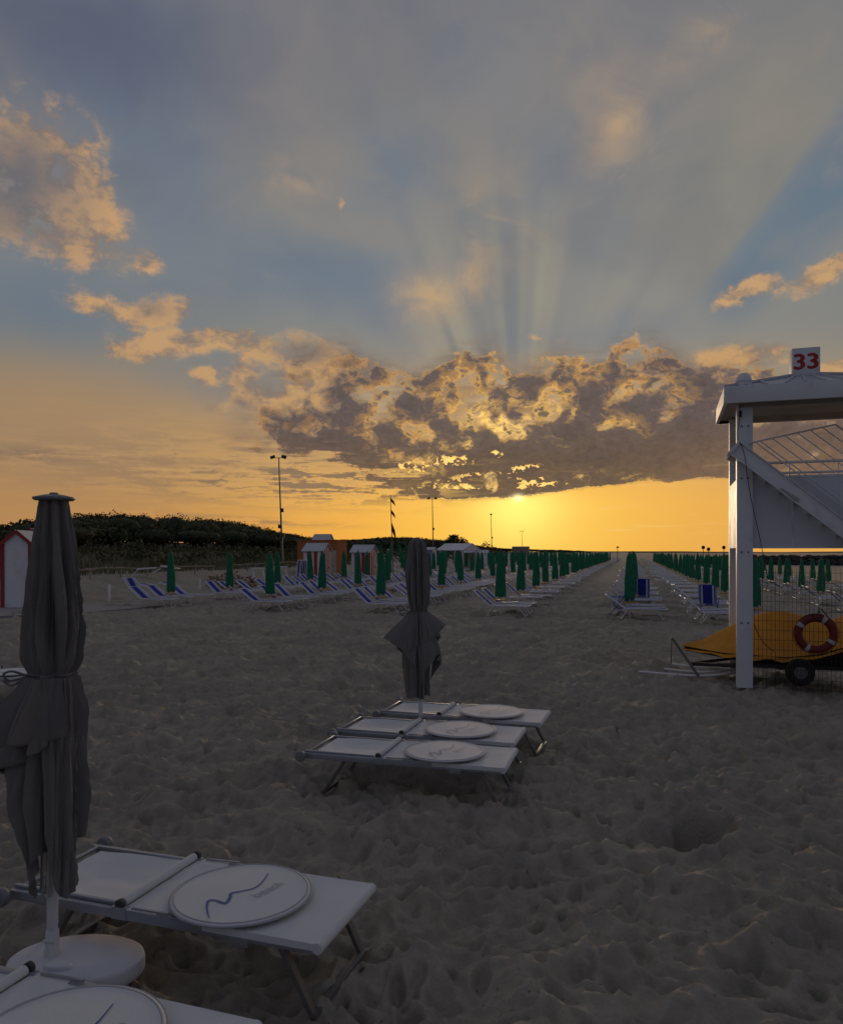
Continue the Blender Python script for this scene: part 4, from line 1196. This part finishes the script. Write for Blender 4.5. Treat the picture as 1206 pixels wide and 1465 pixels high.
mb = MB(); mb.grid(rows); mb.grid([[(p[0], p[1]*.985, p[2]-.008) for p in r] for r in rows][::-1]); part('cover', mb, M['boat_cover'], bt, 60)
hl = []
for s in S:
    w, e = ip(halfw, s)*.97, ip(edge, s)+.06; x = s*LB; kz = .40-.20*min(1, s*3.0); row = []
    for k in range(21):
        v = k/10-1; a = abs(v); row.append((x, w*(1 if v > 0 else -1)*(a**.55 if a else 0), kz+(e-kz)*(a**2.2)))
    hl.append(row)
mb = MB(); mb.grid(hl); part('hull', mb, M['hull'], bt, 60)
tr = thing('boat_trailer', 'low boat trailer with small black wheels and a pale drawbar on the sand', 'trailer', BO, TRZ+R(1.5))
mb = MB(); mb.bar((.1, 0, .16), (3.6, -.0, .20), .07, .06); mb.bar((1.0, -.62, .26), (3.6, -.62, .26), .05, .06); mb.bar((1.0, .62, .26), (3.6, .62, .26), .05, .06); mb.bar((1.7, -.80, .20), (1.7, .80, .20), .05, .05); mb.bar((1.0,-.62,.23),(.1,0,.17),.05,.05); mb.bar((1.0,.62,.23),(.1,0,.17),.05,.05)
part('chassis', mb, M['hull'], tr, 40)
for s in (-1, 1):
    w = MB(); w.lathe([(.10, -.07), (.19, -.075), (.215, -.05), (.22, 0), (.215, .05), (.19, .075), (.10, .07)], 28, (1.72, s*.86, .215), axis='Y', caps=False); wh = part('wheel', w, M['rubber'], tr, 40)
    h = MB(); h.lathe([(0, -.066), (.05, -.07), (.085, -.055), (.105, -.06), (.105, .06), (.085, .055), (.05, .07), (0, .066)], 20, (1.72, s*.86, .215), axis='Y'); part('rim', h, M['alu_leg'], wh, 40)
q = iM
def W_(px, py, Y): return at(px, py, Y)
jk = MB(); bl = Matrix.Translation(BO) @ Matrix.Rotation(TRZ+R(1.5), 4, 'Z'); ib = bl.inverted()
a, b = ib @ W_(961, 912, 12.9), ib @ W_(1000, 966, 12.75); b.z = .05
jk.tube([a, b], .022, 8); jk.tube([a, ib @ W_(960, 950, 12.9)], .010, 6)
part('jockey_stand', jk, M['alu_leg'], tr, 50)
db = MB()
for l in (((913, 961), (1000, 967), (1060, 962)), ((950, 957), (1010, 962), (1075, 955)), ((962, 950), (1010, 956), (1060, 960))):
    pp = [ib @ gp(*q_, z=.06) for q_ in l]; db.tube(spline(pp, 4), .020, 6)
part('drawbar', db, M['white_frame'], tr, 50)
# ---------------------------------------------------------------- huts, posts, lamps, dune, pine wood, breakwater
def gv(c, r):                                   # point of the beach grid: c metres across, r metres along the rows
    x, y = U0[0]+GR_P[0]*c+GR_V[0]*r, U0[1]+GR_P[1]*c+GR_V[1]*r
    return Vector((x, y, gz(x, y)))
M['hut_white'] = mat('hut_white', (.74,.72,.74), .6, .08, 3, dirt=.3)
M['hut_red'] = mat('hut_red', (.33,.035,.028), .6, .15, 4)
M['hut_orange'] = mat('terracotta_wall', (.42,.135,.045), .75, .12, 2, dirt=.2)
M['hut_cream'] = mat('cream_door', (.50,.43,.34), .7, .1, 3, dirt=.3)
M['hut_blue'] = mat('blue_grey_wall', (.30,.32,.46), .6, .1, 3)
M['wood_dark'] = mat('weathered_wood', (.36,.29,.22), .85, .25, 8, col2=(.27,.21,.16))
M['foliage'] = mat('pine_foliage', (.034,.046,.017), .8, .35, .35, col2=(.058,.056,.020))
M['scrub'] = mat('scrub_foliage', (.055,.062,.026), .85, .3, .8, col2=(.085,.075,.032))
M['grass'] = mat('dune_grass', (.15,.125,.055), .85, .3, .5, col2=(.085,.088,.035))
M['bark'] = mat('bark', (.045,.032,.022), .9, .2, 4)
M['rock'] = mat('dark_rock', (.045,.040,.037), .8, .3, .8, .4, 6)
M['dry'] = mat('dry_and_lit_leaves', (.24,.095,.025), .85, .3, 3, col2=(.15,.07,.03))  # dry shrub's own colour; on the far bush it paints in orange light
M['flag'] = mat('flag_cloth', (.05,.030,.026), .85, .2, 3)
M['concrete'] = mat('concrete', (.27,.255,.25), .8, .1, 1.5, .2, 30, dirt=.3)
def striped_wall(a, b, period):
    def f(N, co):
        x, y, z = N.sep(co)
        w = ((x+y)*(2*math.pi/period)+1.9).sin()
        return N.mix(N.ss(w, -.06, .06), a, b)
    return f
M['stripe_red'] = mat('red_white_boards', (0,0,0), .6, .1, 4, fn=striped_wall((.74,.71,.73), (.46,.030,.030), .56), dirt=.15)
M['stripe_red_warm'] = mat('brown_white_boards', (0,0,0), .6, .1, 4, fn=striped_wall((.74,.68,.64), (.46,.05,.035), .42), dirt=.15)
def hut(label, loc, rz, l, w, h, rise, wall, gable, trim=None, door='y', over=.12, roofm=None):
    """ridge along local x (length l), gables at +-x; base at loc"""
    t = thing('beach_hut', label, 'beach hut', loc, rz, 'beach huts along the dune')
    a = MB(); a.box((0, 0, h/2-.15), (l, w, h+.3)); part('wall', a, wall, t, 30)
    g = MB()
    for s in (-1, 1):
        x0, x1 = s*(l/2+.004), s*(l/2-.03)
        P = [(x0, -w/2, -.3), (x0, w/2, -.3), (x0, w/2, h), (x0, 0, h+rise), (x0, -w/2, h)]
        g.add(P+[(x1, p[1], p[2]) for p in P], [(0,1,2,3,4), (9,8,7,6,5)]+[(i, 5+i, 5+(i+1) % 5, (i+1) % 5) for i in range(5)])
    part('gable', g, gable, t, 30)
    r = MB(); k = math.hypot(w/2, rise); nx, nz = rise/k, (w/2)/k; e = .14
    for s in (-1, 1):
        p0 = Vector((0, 0, h+rise+.03)); p1 = Vector((0, s*(w/2+e), h-e*rise/(w/2)+.03))
        for dx in (0,):
            L = l/2+over
            q = [(-L, p0.y, p0.z), (L, p0.y, p0.z), (L, p1.y, p1.z), (-L, p1.y, p1.z)]
            r.add(q+[(x, y+s*nx*.05, z+nz*.05) for x, y, z in q], [(0,1,2,3),(7,6,5,4),(0,4,5,1),(1,5,6,2),(2,6,7,3),(3,7,4,0)])
    part('roof', r, roofm or M['roof_sheet'], t, 30)
    if trim:
        tr = MB()
        for sx in (-1, 1):
            for sy in (-1, 1): tr.box((sx*(l/2-.02), sy*(w/2-.02), h/2-.15), (.13, .13, h+.29))
            for s in (-1, 1): tr.bar((sx*(l/2+over-.01), 0, h+rise+.02), (sx*(l/2+over-.01), s*(w/2+e), h-e*rise/(w/2)+.02), .03, .12)
        part('trim', tr, trim, t, 30)
    d = MB()
    if door == 'y': d.box((l*.05, -w/2-.015, .98), (.72, .04, 1.9))
    else: d.box((l/2+.02, 0, .98), (.04, min(.72, w*.6), 1.9))
    dd = part('door', d, M['hut_white'] if door == 'y' else gable, t, 30)
    hd = MB(); hd.box((l*.05+.28, -w/2-.045, 1.0) if door == 'y' else (l/2+.05, .22, 1.0), (.03, .03, .12)); part('handle', hd, M['dark_plastic'], dd, 30)
    return t
p = gpt(20, 871); p.y += .8; p.z = gz(p.x, p.y)
hut('white hut with red corner posts, half cut off beside the big tied umbrella', p, R(90+8), 1.7, 1.02, 2.47, .46, M['hut_white'], M['hut_white'], M['hut_red'], 'y', .10)
q = at(56, 840, 33); q.z = gz(q.x, q.y)
hut('white hut peeping out just behind the red trimmed hut', q, R(90+8), 1.7, 1.1, 2.5, .5, M['hut_white'], M['hut_white'], M['hut_red'], 'y', .10)
def back(px, Y): p = at(px, 800, Y); p.z = gz(p.x, p.y); return p
HZR = R(-15.6)
hut('red and white striped hut standing in front of the terracotta kiosk', back(454, 57), HZR, 1.55, 1.6, 2.25, .52, M['stripe_red'], M['stripe_red_warm'], None, 'x')
hut('red and white striped hut standing alone, right of the terracotta kiosk', back(521, 58), HZR, 1.5, 1.6, 2.15, .5, M['stripe_red'], M['stripe_red_warm'], None, 'x')
hut('white roofed hut mostly hidden behind the terracotta kiosk', back(462, 72), HZR, 1.5, 1.5, 2.5, .6, M['hut_white'], M['hut_white'], None, 'x')
hut('pale blue hut with dark lower half behind the second green umbrella line', back(612, 74), HZR, 1.35, 1.4, 2.35, .22, M['hut_blue'], M['hut_white'], None, 'y')
hut('small plain white hut right of the white pavilion', back(671, 92), HZR, 1.6, 1.5, 2.1, .4, M['hut_white'], M['hut_white'], None, 'x')
hut('tiny far white hut in front of the orange bush', back(691, 108), HZR, 1.5, 1.5, 2.0, .4, M['hut_white'], M['hut_cream'], None, 'x')
hut('low far hut with a dark flat looking roof under the short lamp post', back(745, 240), HZR, 5.0, 4.0, 2.6, .3, M['wood_dark'], M['wood_dark'], None, 'x', roofm=M['wood_dark'])
k = thing('kiosk', 'terracotta flat topped kiosk with a cream door behind the striped huts', 'kiosk', back(461, 63), HZR)
a = MB(); a.box((0, 0, 1.35), (3.5, 2.2, 3.3)); part('wall', a, M['hut_orange'], k, 30)
a = MB(); a.box((0, 0, 3.03), (3.6, 2.3, .07)); part('roof', a, M['hut_orange'], k, 30)
a = MB(); a.box((1.40, -1.115, 1.1), (.62, .04, 2.2)); part('door', a, M['hut_cream'], k, 30)
pv = thing('pavilion', 'open white pavilion with a pitched roof between the huts', 'pavilion', back(656, 84), R(-40))
for x in (-1.5, 1.5):
    for y in (-1.3, 1.3):
        a = MB(); a.box((x, y, 1.0), (.16, .16, 2.6)); part('post', a, M['hut_white'], pv, 30)
a = MB()
for s in (-1, 1): a.bar((-1.9, s*.86, 2.72), (1.9, s*.86, 2.72), 1.85, .06, (0, s*.45, 1))
for x in (-1.85, 1.85): a.add([(x, -1.5, 2.34), (x, 1.5, 2.34), (x, 0, 3.06)], [(0,1,2)])
part('roof', a, M['hut_white'], pv, 30)
a = MB(); a.box((0, 1.25, 1.1), (2.8, .05, 1.9)); part('back_wall', a, M['hut_cream'], pv, 30)
# lamp posts
def lamp(label, px0, pxt, pyt, Y, boxes, heads=2):
    b = back(px0, Y); top = at(pxt, pyt, Y); h = top.z-b.z
    t = thing('lamp_post', label, 'lamp post', b, R(-10), 'floodlight posts along the beach')
    ls = (top.x-b.x)/h
    a = MB(); n = 6; a.tube([(ls*h*i/n, 0, h*i/n-.2*(i == 0)) for i in range(n+1)], [.105-.055*i/n for i in range(n+1)], 10); part('pole', a, M['pole_metal'], t, 50)
    a = MB(); a.tube([(ls*h-.42, 0, h-.06), (ls*h+.42, 0, h-.06)], .03, 6); part('crossarm', a, M['pole_metal'], t, 50)
    for s in ((-1, 1) if heads == 2 else (0,)):
        a = MB(); a.box((ls*h+s*.55, -.1, h+.02), (.42, .30, .24), 0, R(25), R(s*18)); part('lamp_head', a, M['dark_plastic'], t, 30, .02)
    for z, sd in boxes:
        a = MB(); a.box((ls*z+sd*.16, -.02, z), (.22, .26, .36)); part('control_box', a, M['dark_plastic'], t, 30, .02)
    return t
lamp('tall lamp post with two floodlights, the largest, beside the striped huts', 404.5, 398.5, 654, 70, [(5.2, 1), (3.7, -1), (2.9, 1), (2.6, 0)])
lamp('lamp post rising over the pale blue hut', 620, 618.5, 713, 120, [(5.0, 1), (2.5, 1)])
lamp('thin lamp post rising over the orange bush', 704, 702.5, 736, 165, [(4.5, 1)], 1)
lamp('short far lamp post with two lamps above the crowd of green umbrellas', 747.5, 746.5, 760, 290, [], 2)
lamp('tiny far lamp post at the end of the wide sand aisle', 883.5, 883.5, 783, 160, [], 1)
# flagpole and limp flags
fb = back(563, 62); ft = at(558.5, 709, 62); fh_ = ft.z-fb.z
fp = thing('flagpole', 'thin flagpole beside the tied umbrella carrying three limp flags', 'flagpole', fb)
a = MB(); a.tube([(0,0,-.2), ((ft.x-fb.x)*.5,0,fh_*.5), (ft.x-fb.x,0,fh_)], [.05,.04,.025], 8); part('pole', a, M['pole_metal'], fp, 50)
a = MB(); a.lathe([(0,-.05),(.05,0),(0,.06)], 10, (ft.x-fb.x,0,fh_)); part('finial', a, M['pole_metal'], fp, 50)
for (y0, y1, w, lab) in ((712, 724, 7, 'topmost limp dark flag on the flagpole'), (729, 742, 6.5, 'second limp dark flag on the flagpole'), (747, 775, 7, 'lowest and longest limp dark flag on the flagpole')):
    u = (y0-709)/100
    a = at(558.7+4*u, y0, 62); b = at(558.7+4*u+w, y1, 62); hh = (y1-y0)*62/FPX; ww = w*62/FPX
    rows = []
    for i in range(9):
        s_ = i/8; rows.append([(ww*s_*(.7+.3*v), .10*math.sin(s_*7+v*2)*s_, -hh*(v*.42+s_*.58*(.75+.25*v))) for v in np.linspace(0, 1, 7)])
    mb = MB(); mb.M = Matrix.Translation(a); mb.grid(rows); mb.grid([[(p[0], p[1]+.006, p[2]) for p in r] for r in rows])
    tag(part('flag', mb, M['flag'], None, 60), lab, 'flag', 'limp flags on the flagpole')
# concrete path
mb = MB(); F = [(-160,888),(114,877),(192,870),(236,866)]; Bk = [(-160,868),(114,865),(190,861.5),(236,861)]
mb.grid([[gp(*q_, z=.05) for q_ in F], [gp(*q_, z=.05) for q_ in Bk]]); mb.grid([[gp(*q_, z=.05) for q_ in F], [gp(*q_, z=.05)-Vector((0,0,.3)) for q_ in F]])
kind(part('path', mb, M['concrete'], None, None), 'structure')
# white posts
def wpost(px, py, h, lab):
    p = gpt(px, py); t = thing('white_post', lab, 'post', p, 0, 'short white posts by the dune')
    a = MB(); a.lathe([(0,-.2),(.055,-.2),(.055,h-.03),(.04,h),(0,h+.01)], 14); part('shaft', a, M['white_frame'], t, 40)
wpost(156, 860, .74, 'short white post standing by the concrete path')
wpost(286, 842, .62, 'short white post left of the dry orange shrub')
wpost(362, 838, .62, 'short white post in front of the white trestle')
wpost(548, 832, 1.25, 'white post beside the lone striped hut')
# rail fence at the foot of the dune
A_, B_ = gv(-24, 1), gv(-24, 36)
rf = thing('rail_fence', 'low rail fence of weathered poles at the foot of the dune', 'fence', A_)
pr_ = None; rr = random.Random(3)
for i in range(15):
    p = gv(-24+rr.uniform(-.2, .2), 1+2.5*i)-A_; hp = .55+rr.uniform(-.08, .10)
    a = MB(); a.tube([(p.x, p.y, p.z-.2), (p.x+rr.uniform(-.06,.06), p.y, p.z+hp)], .045, 7); part('fence_post', a, M['wood_dark'], rf, 50)
    if pr_ is not None and i != 9:
        a = MB(); a.tube([(pr_[0].x-.2, pr_[0].y-.2, pr_[0].z+pr_[1]-.06), ((pr_[0].x+p.x)/2, (pr_[0].y+p.y)/2, (pr_[0].z+pr_[1]+p.z+hp)/2-.05-rr.uniform(.0,.05)), (p.x+.2, p.y+.2, p.z+hp-rr.uniform(.02,.12))], .042, 7); part('rail', a, M['wood_dark'], rf, 50)
    pr_ = (p, hp)
# upended white loungers, trestles, folded loungers
def slat_lounger(label, p, rz, tilt):
    t = thing('plastic_lounger', label, 'sun lounger', p, rz, 'discarded white loungers by the dune')
    Mx = Matrix.Translation((0,0,.55)) @ Matrix.Rotation(R(tilt), 4, 'Y')
    a = MB(); a.M = Mx
    for y in (-.3, .3): a.bar((-.5, y, 0), (.6, y, 0), .06, .07)
    for i in range(8): a.box((-.45+i*.145, 0, .01), (.085, .62, .035))
    part('seat', a, M['white_frame'], t, 30)
    for y in (-.28, 0, .28):
        a = MB(); a.M = Mx; a.bar((-.42, y, -.02), (-1.15, y+.05, -.75), .07, .05); part('leg', a, M['white_frame'], t, 30)
slat_lounger('white plastic lounger tipped up on the rail fence, left of the green umbrella', gv(-23.4, 12.5), R(20), -4)
slat_lounger('white slatted lounger lying on the rail fence, right of the green umbrella', gv(-23.6, 15.2), R(8), 9)
def trestle(label, p, rz):
    t = thing('trestle', label, 'trestle', p, rz, 'white trestles by the dune')
    a = MB(); a.bar((-.45, 0, 1.10), (.45, 0, 1.10), .10, .09); part('top_bar', a, M['white_frame'], t, 30)
    for x, dx in ((-.35, .28), (.30, .25)):
        for y in (-1, 1): a = MB(); a.bar((x, 0, 1.05), (x+dx, y*.28, -.1), .07, .06); part('leg', a, M['white_frame'], t, 30)
trestle('white wooden trestle left of the tall green umbrella', gpt(369, 837), R(12))
trestle('white wooden trestle right of the tall green umbrella', gpt(402, 833), R(-4))
fl0 = None
for i in range(8):
    p = gpt(425.5+i*2.1, 836-.3*i); lab = f'{ORD[i]} from the left of the folded white loungers standing upright by the terracotta kiosk'
    if fl0 is None:
        fl0 = thing('folded_lounger', lab, 'sun lounger', p, R(30), 'folded loungers standing upright by the kiosk')
        a = MB()
        for y in (-.30, .30): a.tube([(-.02, y, -.05), (.14, y, 1.62)], .018, 6)
        a.tube([(.14, -.3, 1.62), (.14, .3, 1.62)], .018, 6); a.tube([(.05, -.3, .7), (.05, .3, .7)], .016, 6)
        part('frame', a, M['white_frame'], fl0, 50)
        part('sling', sheet_sling([[(-.0+.14*u, .28*v, .05+1.52*u) for v in (-1,-.5,0,.5,1)] for u in (0,.5,1)], .006), M['sling_blue'], fl0, 50)
    else: dup(fl0, p, R(30+rr.uniform(-8, 8)), lab)
# leafy masses in numpy: little tilted leaf clumps
def leaf_cloud(name, centers, radii, per, size, m, seed, shell=.55, flat=1.0):
    g = np.random.default_rng(seed); V = []; n = 0
    for (cx, cy, cz), (rx, ry, rz) in zip(centers, radii):
        k = per if isinstance(per, int) else int(per(rx))
        d = g.normal(size=(k, 3)); d /= np.linalg.norm(d, axis=1)[:, None]
        rr_ = shell+(1-shell)*g.random(k)**.6; lump = 1+.22*np.sin(d[:, 0]*5+cx)*np.cos(d[:, 1]*4+cy)+.12*np.sin(d[:, 2]*7+cx*2)
        P = d*(rr_*lump)[:, None]*np.array([rx, ry, rz])+np.array([cx, cy, cz])
        s = size*(.55+.9*g.random(k))
        a = g.normal(size=(k, 3)); a /= np.linalg.norm(a, axis=1)[:, None]
        b = np.cross(a, g.normal(size=(k, 3))); b /= np.linalg.norm(b, axis=1)[:, None]
        V.append(np.stack([P-a*s[:, None], P-b*s[:, None]*.6, P+a*s[:, None], P+b*s[:, None]*.6], 1))
    V = np.concatenate(V); nq = len(V)
    return V.reshape(-1, 3), np.arange(nq*4).reshape(-1, 4)
def mesh_np(name, V, F, mats, mi=None):
    me = bpy.data.meshes.new(name); k = F.shape[1]
    me.vertices.add(len(V)); me.vertices.foreach_set('co', V.astype(np.float32).ravel())
    me.loops.add(F.size); me.loops.foreach_set('vertex_index', F.astype(np.int32).ravel())
    me.polygons.add(len(F)); me.polygons.foreach_set('loop_start', (np.arange(len(F))*k).astype(np.int32))
    for m in mats: me.materials.append(m)
    if mi is not None: me.polygons.foreach_set('material_index', mi.astype(np.int32))
    me.update(calc_edges=True); me.validate(); return me
# pine wood
SKY_X = [-400,0,45,110,170,215,270,330,380,430,475,520,560,600,640,690,740,800,880]; SKY_Y = [775,757,745,737,733,737,737,745,757,768,774,772,768,770,773,783,786,787,788]
g = np.random.default_rng(4); cs, rs_, trunks = [], [], []
for i in range(900):
    far = i >= 760
    c = -45-36*g.random()**.8; r = g.uniform(-15, 330) if not far else g.uniform(330, 760)
    if i < 230: c = -44-7*g.random()
    if far: c = -34-56*g.random()
    p = gv(c, r)
    hump = mnoise.noise((r*.020, c*.03, 2.0))+.5*mnoise.noise((r*.055, c*.06, 7.0))
    h = (3.0+.7*g.random()+1.6*min(1, max(0, (-c-44)/14)))*(1+.34*hump)*(.62 if far else 1)*(1-.28*sm(190, 330, r))
    w = 1.9+1.2*g.random()
    if c > -50: h *= .70
    q_ = CXP+FPX*p.x/p.y; lim = EYE+(HZP-float(np.interp(q_, SKY_X, SKY_Y)))*p.y/FPX-p.z+.5*mnoise.noise((p.x*.12, p.y*.12, 0))
    if 120 < r < 340 and c < -55: h = max(h, min(lim*.9, 7.5))
    h = max(1.2, min(h, lim*(1.0 if far else .97)))
    cs.append((p.x, p.y, p.z+h*.60)); rs_.append((w, w, h*.40)); trunks.append((p, h, g.uniform(-.5, .5)))
V, F = leaf_cloud('pine_wood', cs, rs_, lambda rx: 380, .165, None, 8, .60)
mb = MB()
for (x_, y_, z_), (a_, b_, c_) in zip(cs, rs_):       # dense heart of every crown
    mb.lathe([(0, -.78*c_), (.62*a_, -.5*c_), (.80*a_, 0), (.62*a_, .5*c_), (0, .78*c_)], 7, (x_, y_, z_), caps=False)
hv, hf = np.array(mb.v), [f for f in mb.f]
mb = MB()
for p, h, ln in trunks[:760]: mb.tube([(p.x, p.y, p.z-.3), (p.x+ln*.4, p.y, p.z+h*.4), (p.x+ln, p.y, p.z+h*.72)], [.16, .12, .07], 5, False)
tv_, tf_ = np.array(mb.v), np.array([f for f in mb.f])
hf = np.array(hf)+len(V)+len(tv_)
Fa = np.vstack([F, tf_+len(V), hf]); mi = np.concatenate([np.zeros(len(F)), np.ones(len(tf_)), np.zeros(len(hf))])
kind(link('pine_wood', mesh_np('pine_wood', np.vstack([V, tv_, hv]), Fa, [M['foliage'], M['bark']], mi)), 'stuff')
# scrub on the dune
cs, rs_ = [], []
for i in range(260):
    c = -30-16*g.random(); r = g.uniform(-5, 210); p = gv(c, r); h = .55+1.1*g.random()*min(1, (-c-28)/8)
    cs.append((p.x, p.y, p.z+h*.45)); w = .7+1.1*g.random(); rs_.append((w, w, h*.6))
V, F = leaf_cloud('dune_scrub', cs, rs_, 70, .17, None, 9, .45)
kind(link('dune_scrub', mesh_np('dune_scrub', V, F, [M['scrub']])), 'stuff')
# dune grass
n = 30000; c = -25.2-18*g.random(n)**1.3; r = g.uniform(-6, 150, n)
cl_ = np.sin(r*.9+c*.7)*np.cos(c*1.3-r*.35)+.6*g.random(n); keep = cl_ > -.25; c, r = c[keep], r[keep]; n = len(c)
x = U0[0]+GR_P[0]*c+GR_V[0]*r; y = U0[1]+GR_P[1]*c+GR_V[1]*r; z = ground_z(x, y, False)
h = .25+.55*g.random(n); a = g.uniform(0, 6.28, n); le = .25*h
P = np.stack([x, y, z-.03], 1); w = .022
t1 = np.stack([np.cos(a), np.sin(a), np.zeros(n)], 1)
tip = P+np.stack([g.normal(0, 1, n)*le, g.normal(0, 1, n)*le, h], 1)
V = np.stack([P-t1*w, P+t1*w, tip+t1*w*.25, tip-t1*w*.25], 1).reshape(-1, 3)
kind(link('dune_grass', mesh_np('dune_grass', V, np.arange(n*4).reshape(-1, 4), [M['grass']])), 'stuff')
# single plants
def shrub(name, label, cat, p, cents, rads, per, size, m, stem, seed):
    t = thing(name, label, cat, p)
    V, F = leaf_cloud('foliage', cents, rads, per, size, None, seed, .4)
    o = link('crown' if name.endswith('tree') else 'foliage', mesh_np('foliage', V, F, [m]), t)
    a = MB(); a.tube([(0,0,-.2), (.05,0,stem*.5), (-.05,.05,stem)], [stem*.06+.02, stem*.045+.015, stem*.02+.01], 6)
    for k in range(5): A = k*1.26; a.tube([(0,0,stem*.55), (math.cos(A)*rads[0][0]*.6, math.sin(A)*rads[0][0]*.6, stem*.95)], stem*.015+.008, 5)
    part('trunk' if name.endswith('tree') else 'stem', a, M['bark'], t, 50)
shrub('dry_shrub', 'dry orange brown shrub behind the second row of blue loungers', 'shrub', gpt(322, 842), [(-.5,0,.35),(.35,.1,.45),(1.2,.2,.3)], [(.7,.6,.5),(.8,.6,.6),(.8,.6,.4)], 260, .07, M['dry'], .5, 1)
p = back(653, 130)
shrub('dome_tree', 'dome shaped dark tree rising behind the white pavilion', 'tree', p, [(0,0,3.0),(-1.0,0,2.8),(1.1,.2,2.7),(-.5,0,3.6)], [(1.7,1.6,1.3),(1.3,1.2,1.0),(1.3,1.3,1.0),(.9,.9,.9)], 420, .16, M['foliage'], 3.0, 2)
p = back(694, 150)
shrub('orange_bush', 'bush with orange light painted into its leaves, below the thin lamp post', 'shrub', p, [(-1.6,0,1.6),(.2,0,2.1),(1.6,0,1.5)], [(1.6,1.4,1.2),(1.5,1.4,1.5),(1.4,1.4,1.1)], 300, .16, M['dry'], 2.0, 3)  # the orange light on this bush is put into its leaf colour
# breakwater of dark rocks across the shallows, marks on its head
mb = MB(); rr = random.Random(9)
def rock(c, s):
    vs = []; 
    for i in range(4):
        for k in range(6):
            a = k*math.pi/3+i*.4; e = (-.8, -.35, .35, .85)[i]; q = math.sqrt(max(.05, 1-e*e))
            vs.append((c[0]+s*1.3*q*math.cos(a)*rr.uniform(.75, 1.15), c[1]+s*q*math.sin(a)*rr.uniform(.75, 1.15), c[2]+s*.75*e*rr.uniform(.8, 1.15)))
    fs = [(5,4,3,2,1,0), tuple(18+k for k in range(6))]
    for i in range(3):
        for k in range(6): fs.append((i*6+k, i*6+(k+1) % 6, (i+1)*6+(k+1) % 6, (i+1)*6+k))
    mb.add(vs, fs)
BW0, BW1 = at(1000, 800, 190), at(1290, 800, 165)
for i in range(520):
    u = rr.random()**.85; e = min(1, .25+u*5); p = BW0.lerp(BW1, u); v = rr.uniform(-1, 1)
    rock((p.x+rr.uniform(-1, 1), p.y+v*4.2, SEA_Z+(1-abs(v))*1.75*e+rr.uniform(-.1, .25)), rr.uniform(.5, .95))
tag(part('breakwater', mb, M['rock'], None, None), 'long dark breakwater of piled rocks across the shallow water', 'breakwater')
for px, py, lab in ((1006, 783, 'left dark ball topped beacon post on the breakwater head'), (1013.5, 785.5, 'short middle beacon post on the breakwater head'), (1035.5, 783, 'right dark ball topped beacon post beside the tower')):
    q = at(px, py, 186); t = thing('beacon_post', lab, 'beacon', (q.x, q.y, SEA_Z+.6), 0, 'beacon posts on the breakwater')
    hh = q.z-SEA_Z-.6
    a = MB(); a.tube([(0,0,-.4), (0,0,hh)], .07, 6); part('post', a, M['black'], t, 50)
    a = MB(); a.lathe([(0,hh-.5),(.34,hh-.4),(.44,hh-.05),(.34,hh+.3),(0,hh+.42)], 12); part('top_mark', a, M['black'], t, 50)
# far coast on the horizon
rows = [[], []]
for i in range(80):
    x = -200+i*75; y = 4200-120*math.sin(i*.04); h = 2.5+7*max(0, mnoise.noise((i*.16, .3, 0)))+5*math.exp(-((i-18)/9)**2)
    rows[0].append((x, y, SEA_Z-1)); rows[1].append((x, y+40, SEA_Z+h))
mb = MB(); mb.grid(rows); mb.grid([rows[1], [(p[0], p[1]+300, SEA_Z-1) for p in rows[1]]])
kind(part('far_coast', mb, M['foliage'], None, None), 'structure')
# litter in the near sand
def chip(name, lab, cat, px, py, s, m, rz):
    p = gp(px, py); z = float(ground_z(np.array([p.x]), np.array([p.y]))[0]); mb = MB(); mb.M = Matrix.Translation((p.x, p.y, z+.006)) @ Matrix.Rotation(rz, 4, 'Z')
    mb.grid([[(s*(u-.5)*2, s*.55*math.sin(math.pi*max(.04, min(.96, u)))*v, .25*s*math.sin(u*4+v)+.012) for v in (-1,-.4,.4,1)] for u in np.linspace(0, 1, 7)])
    mb.grid([[(s*(u-.5)*2, s*.55*math.sin(math.pi*max(.04, min(.96, u)))*v, .25*s*math.sin(u*4+v)+.006) for v in (-1,-.4,.4,1)] for u in np.linspace(0, 1, 7)])
    tag(part(name, mb, m, None, 60), lab, cat)
M['leafm'] = mat('dead_leaf', (.10,.045,.03), .8, .2, 30)
chip('dead_leaf', 'small dark brown dead leaf on the sand at the right', 'leaf', 1056, 1396, .024, M['leafm'], .5)
chip('wood_chip', 'small reddish chip of wood on the sand by the nearest lounger leg', 'wood chip', 518, 1384, .022, M['leafm'], 1.2)
n = 420; g = np.random.default_rng(12); x = g.uniform(-3, 4.2, n); y = 3.2+9*g.random(n)**1.6; z = ground_z(x, y)
a = g.uniform(0, 6.28, n); L = .006+.016*g.random(n)**2; w = .002+.004*g.random(n)
P = np.stack([x, y, z+.004], 1); t1 = np.stack([np.cos(a), np.sin(a), .2*g.normal(size=n)], 1)*L[:, None]; t2 = np.stack([-np.sin(a), np.cos(a), .3*g.normal(size=n)], 1)*w[:, None]
V = np.stack([P-t1, P-t2, P+t1, P+t2], 1).reshape(-1, 3)
kind(link('sand_litter', mesh_np('sand_litter', V, np.arange(n*4).reshape(-1, 4), [M['leafm']])), 'stuff')
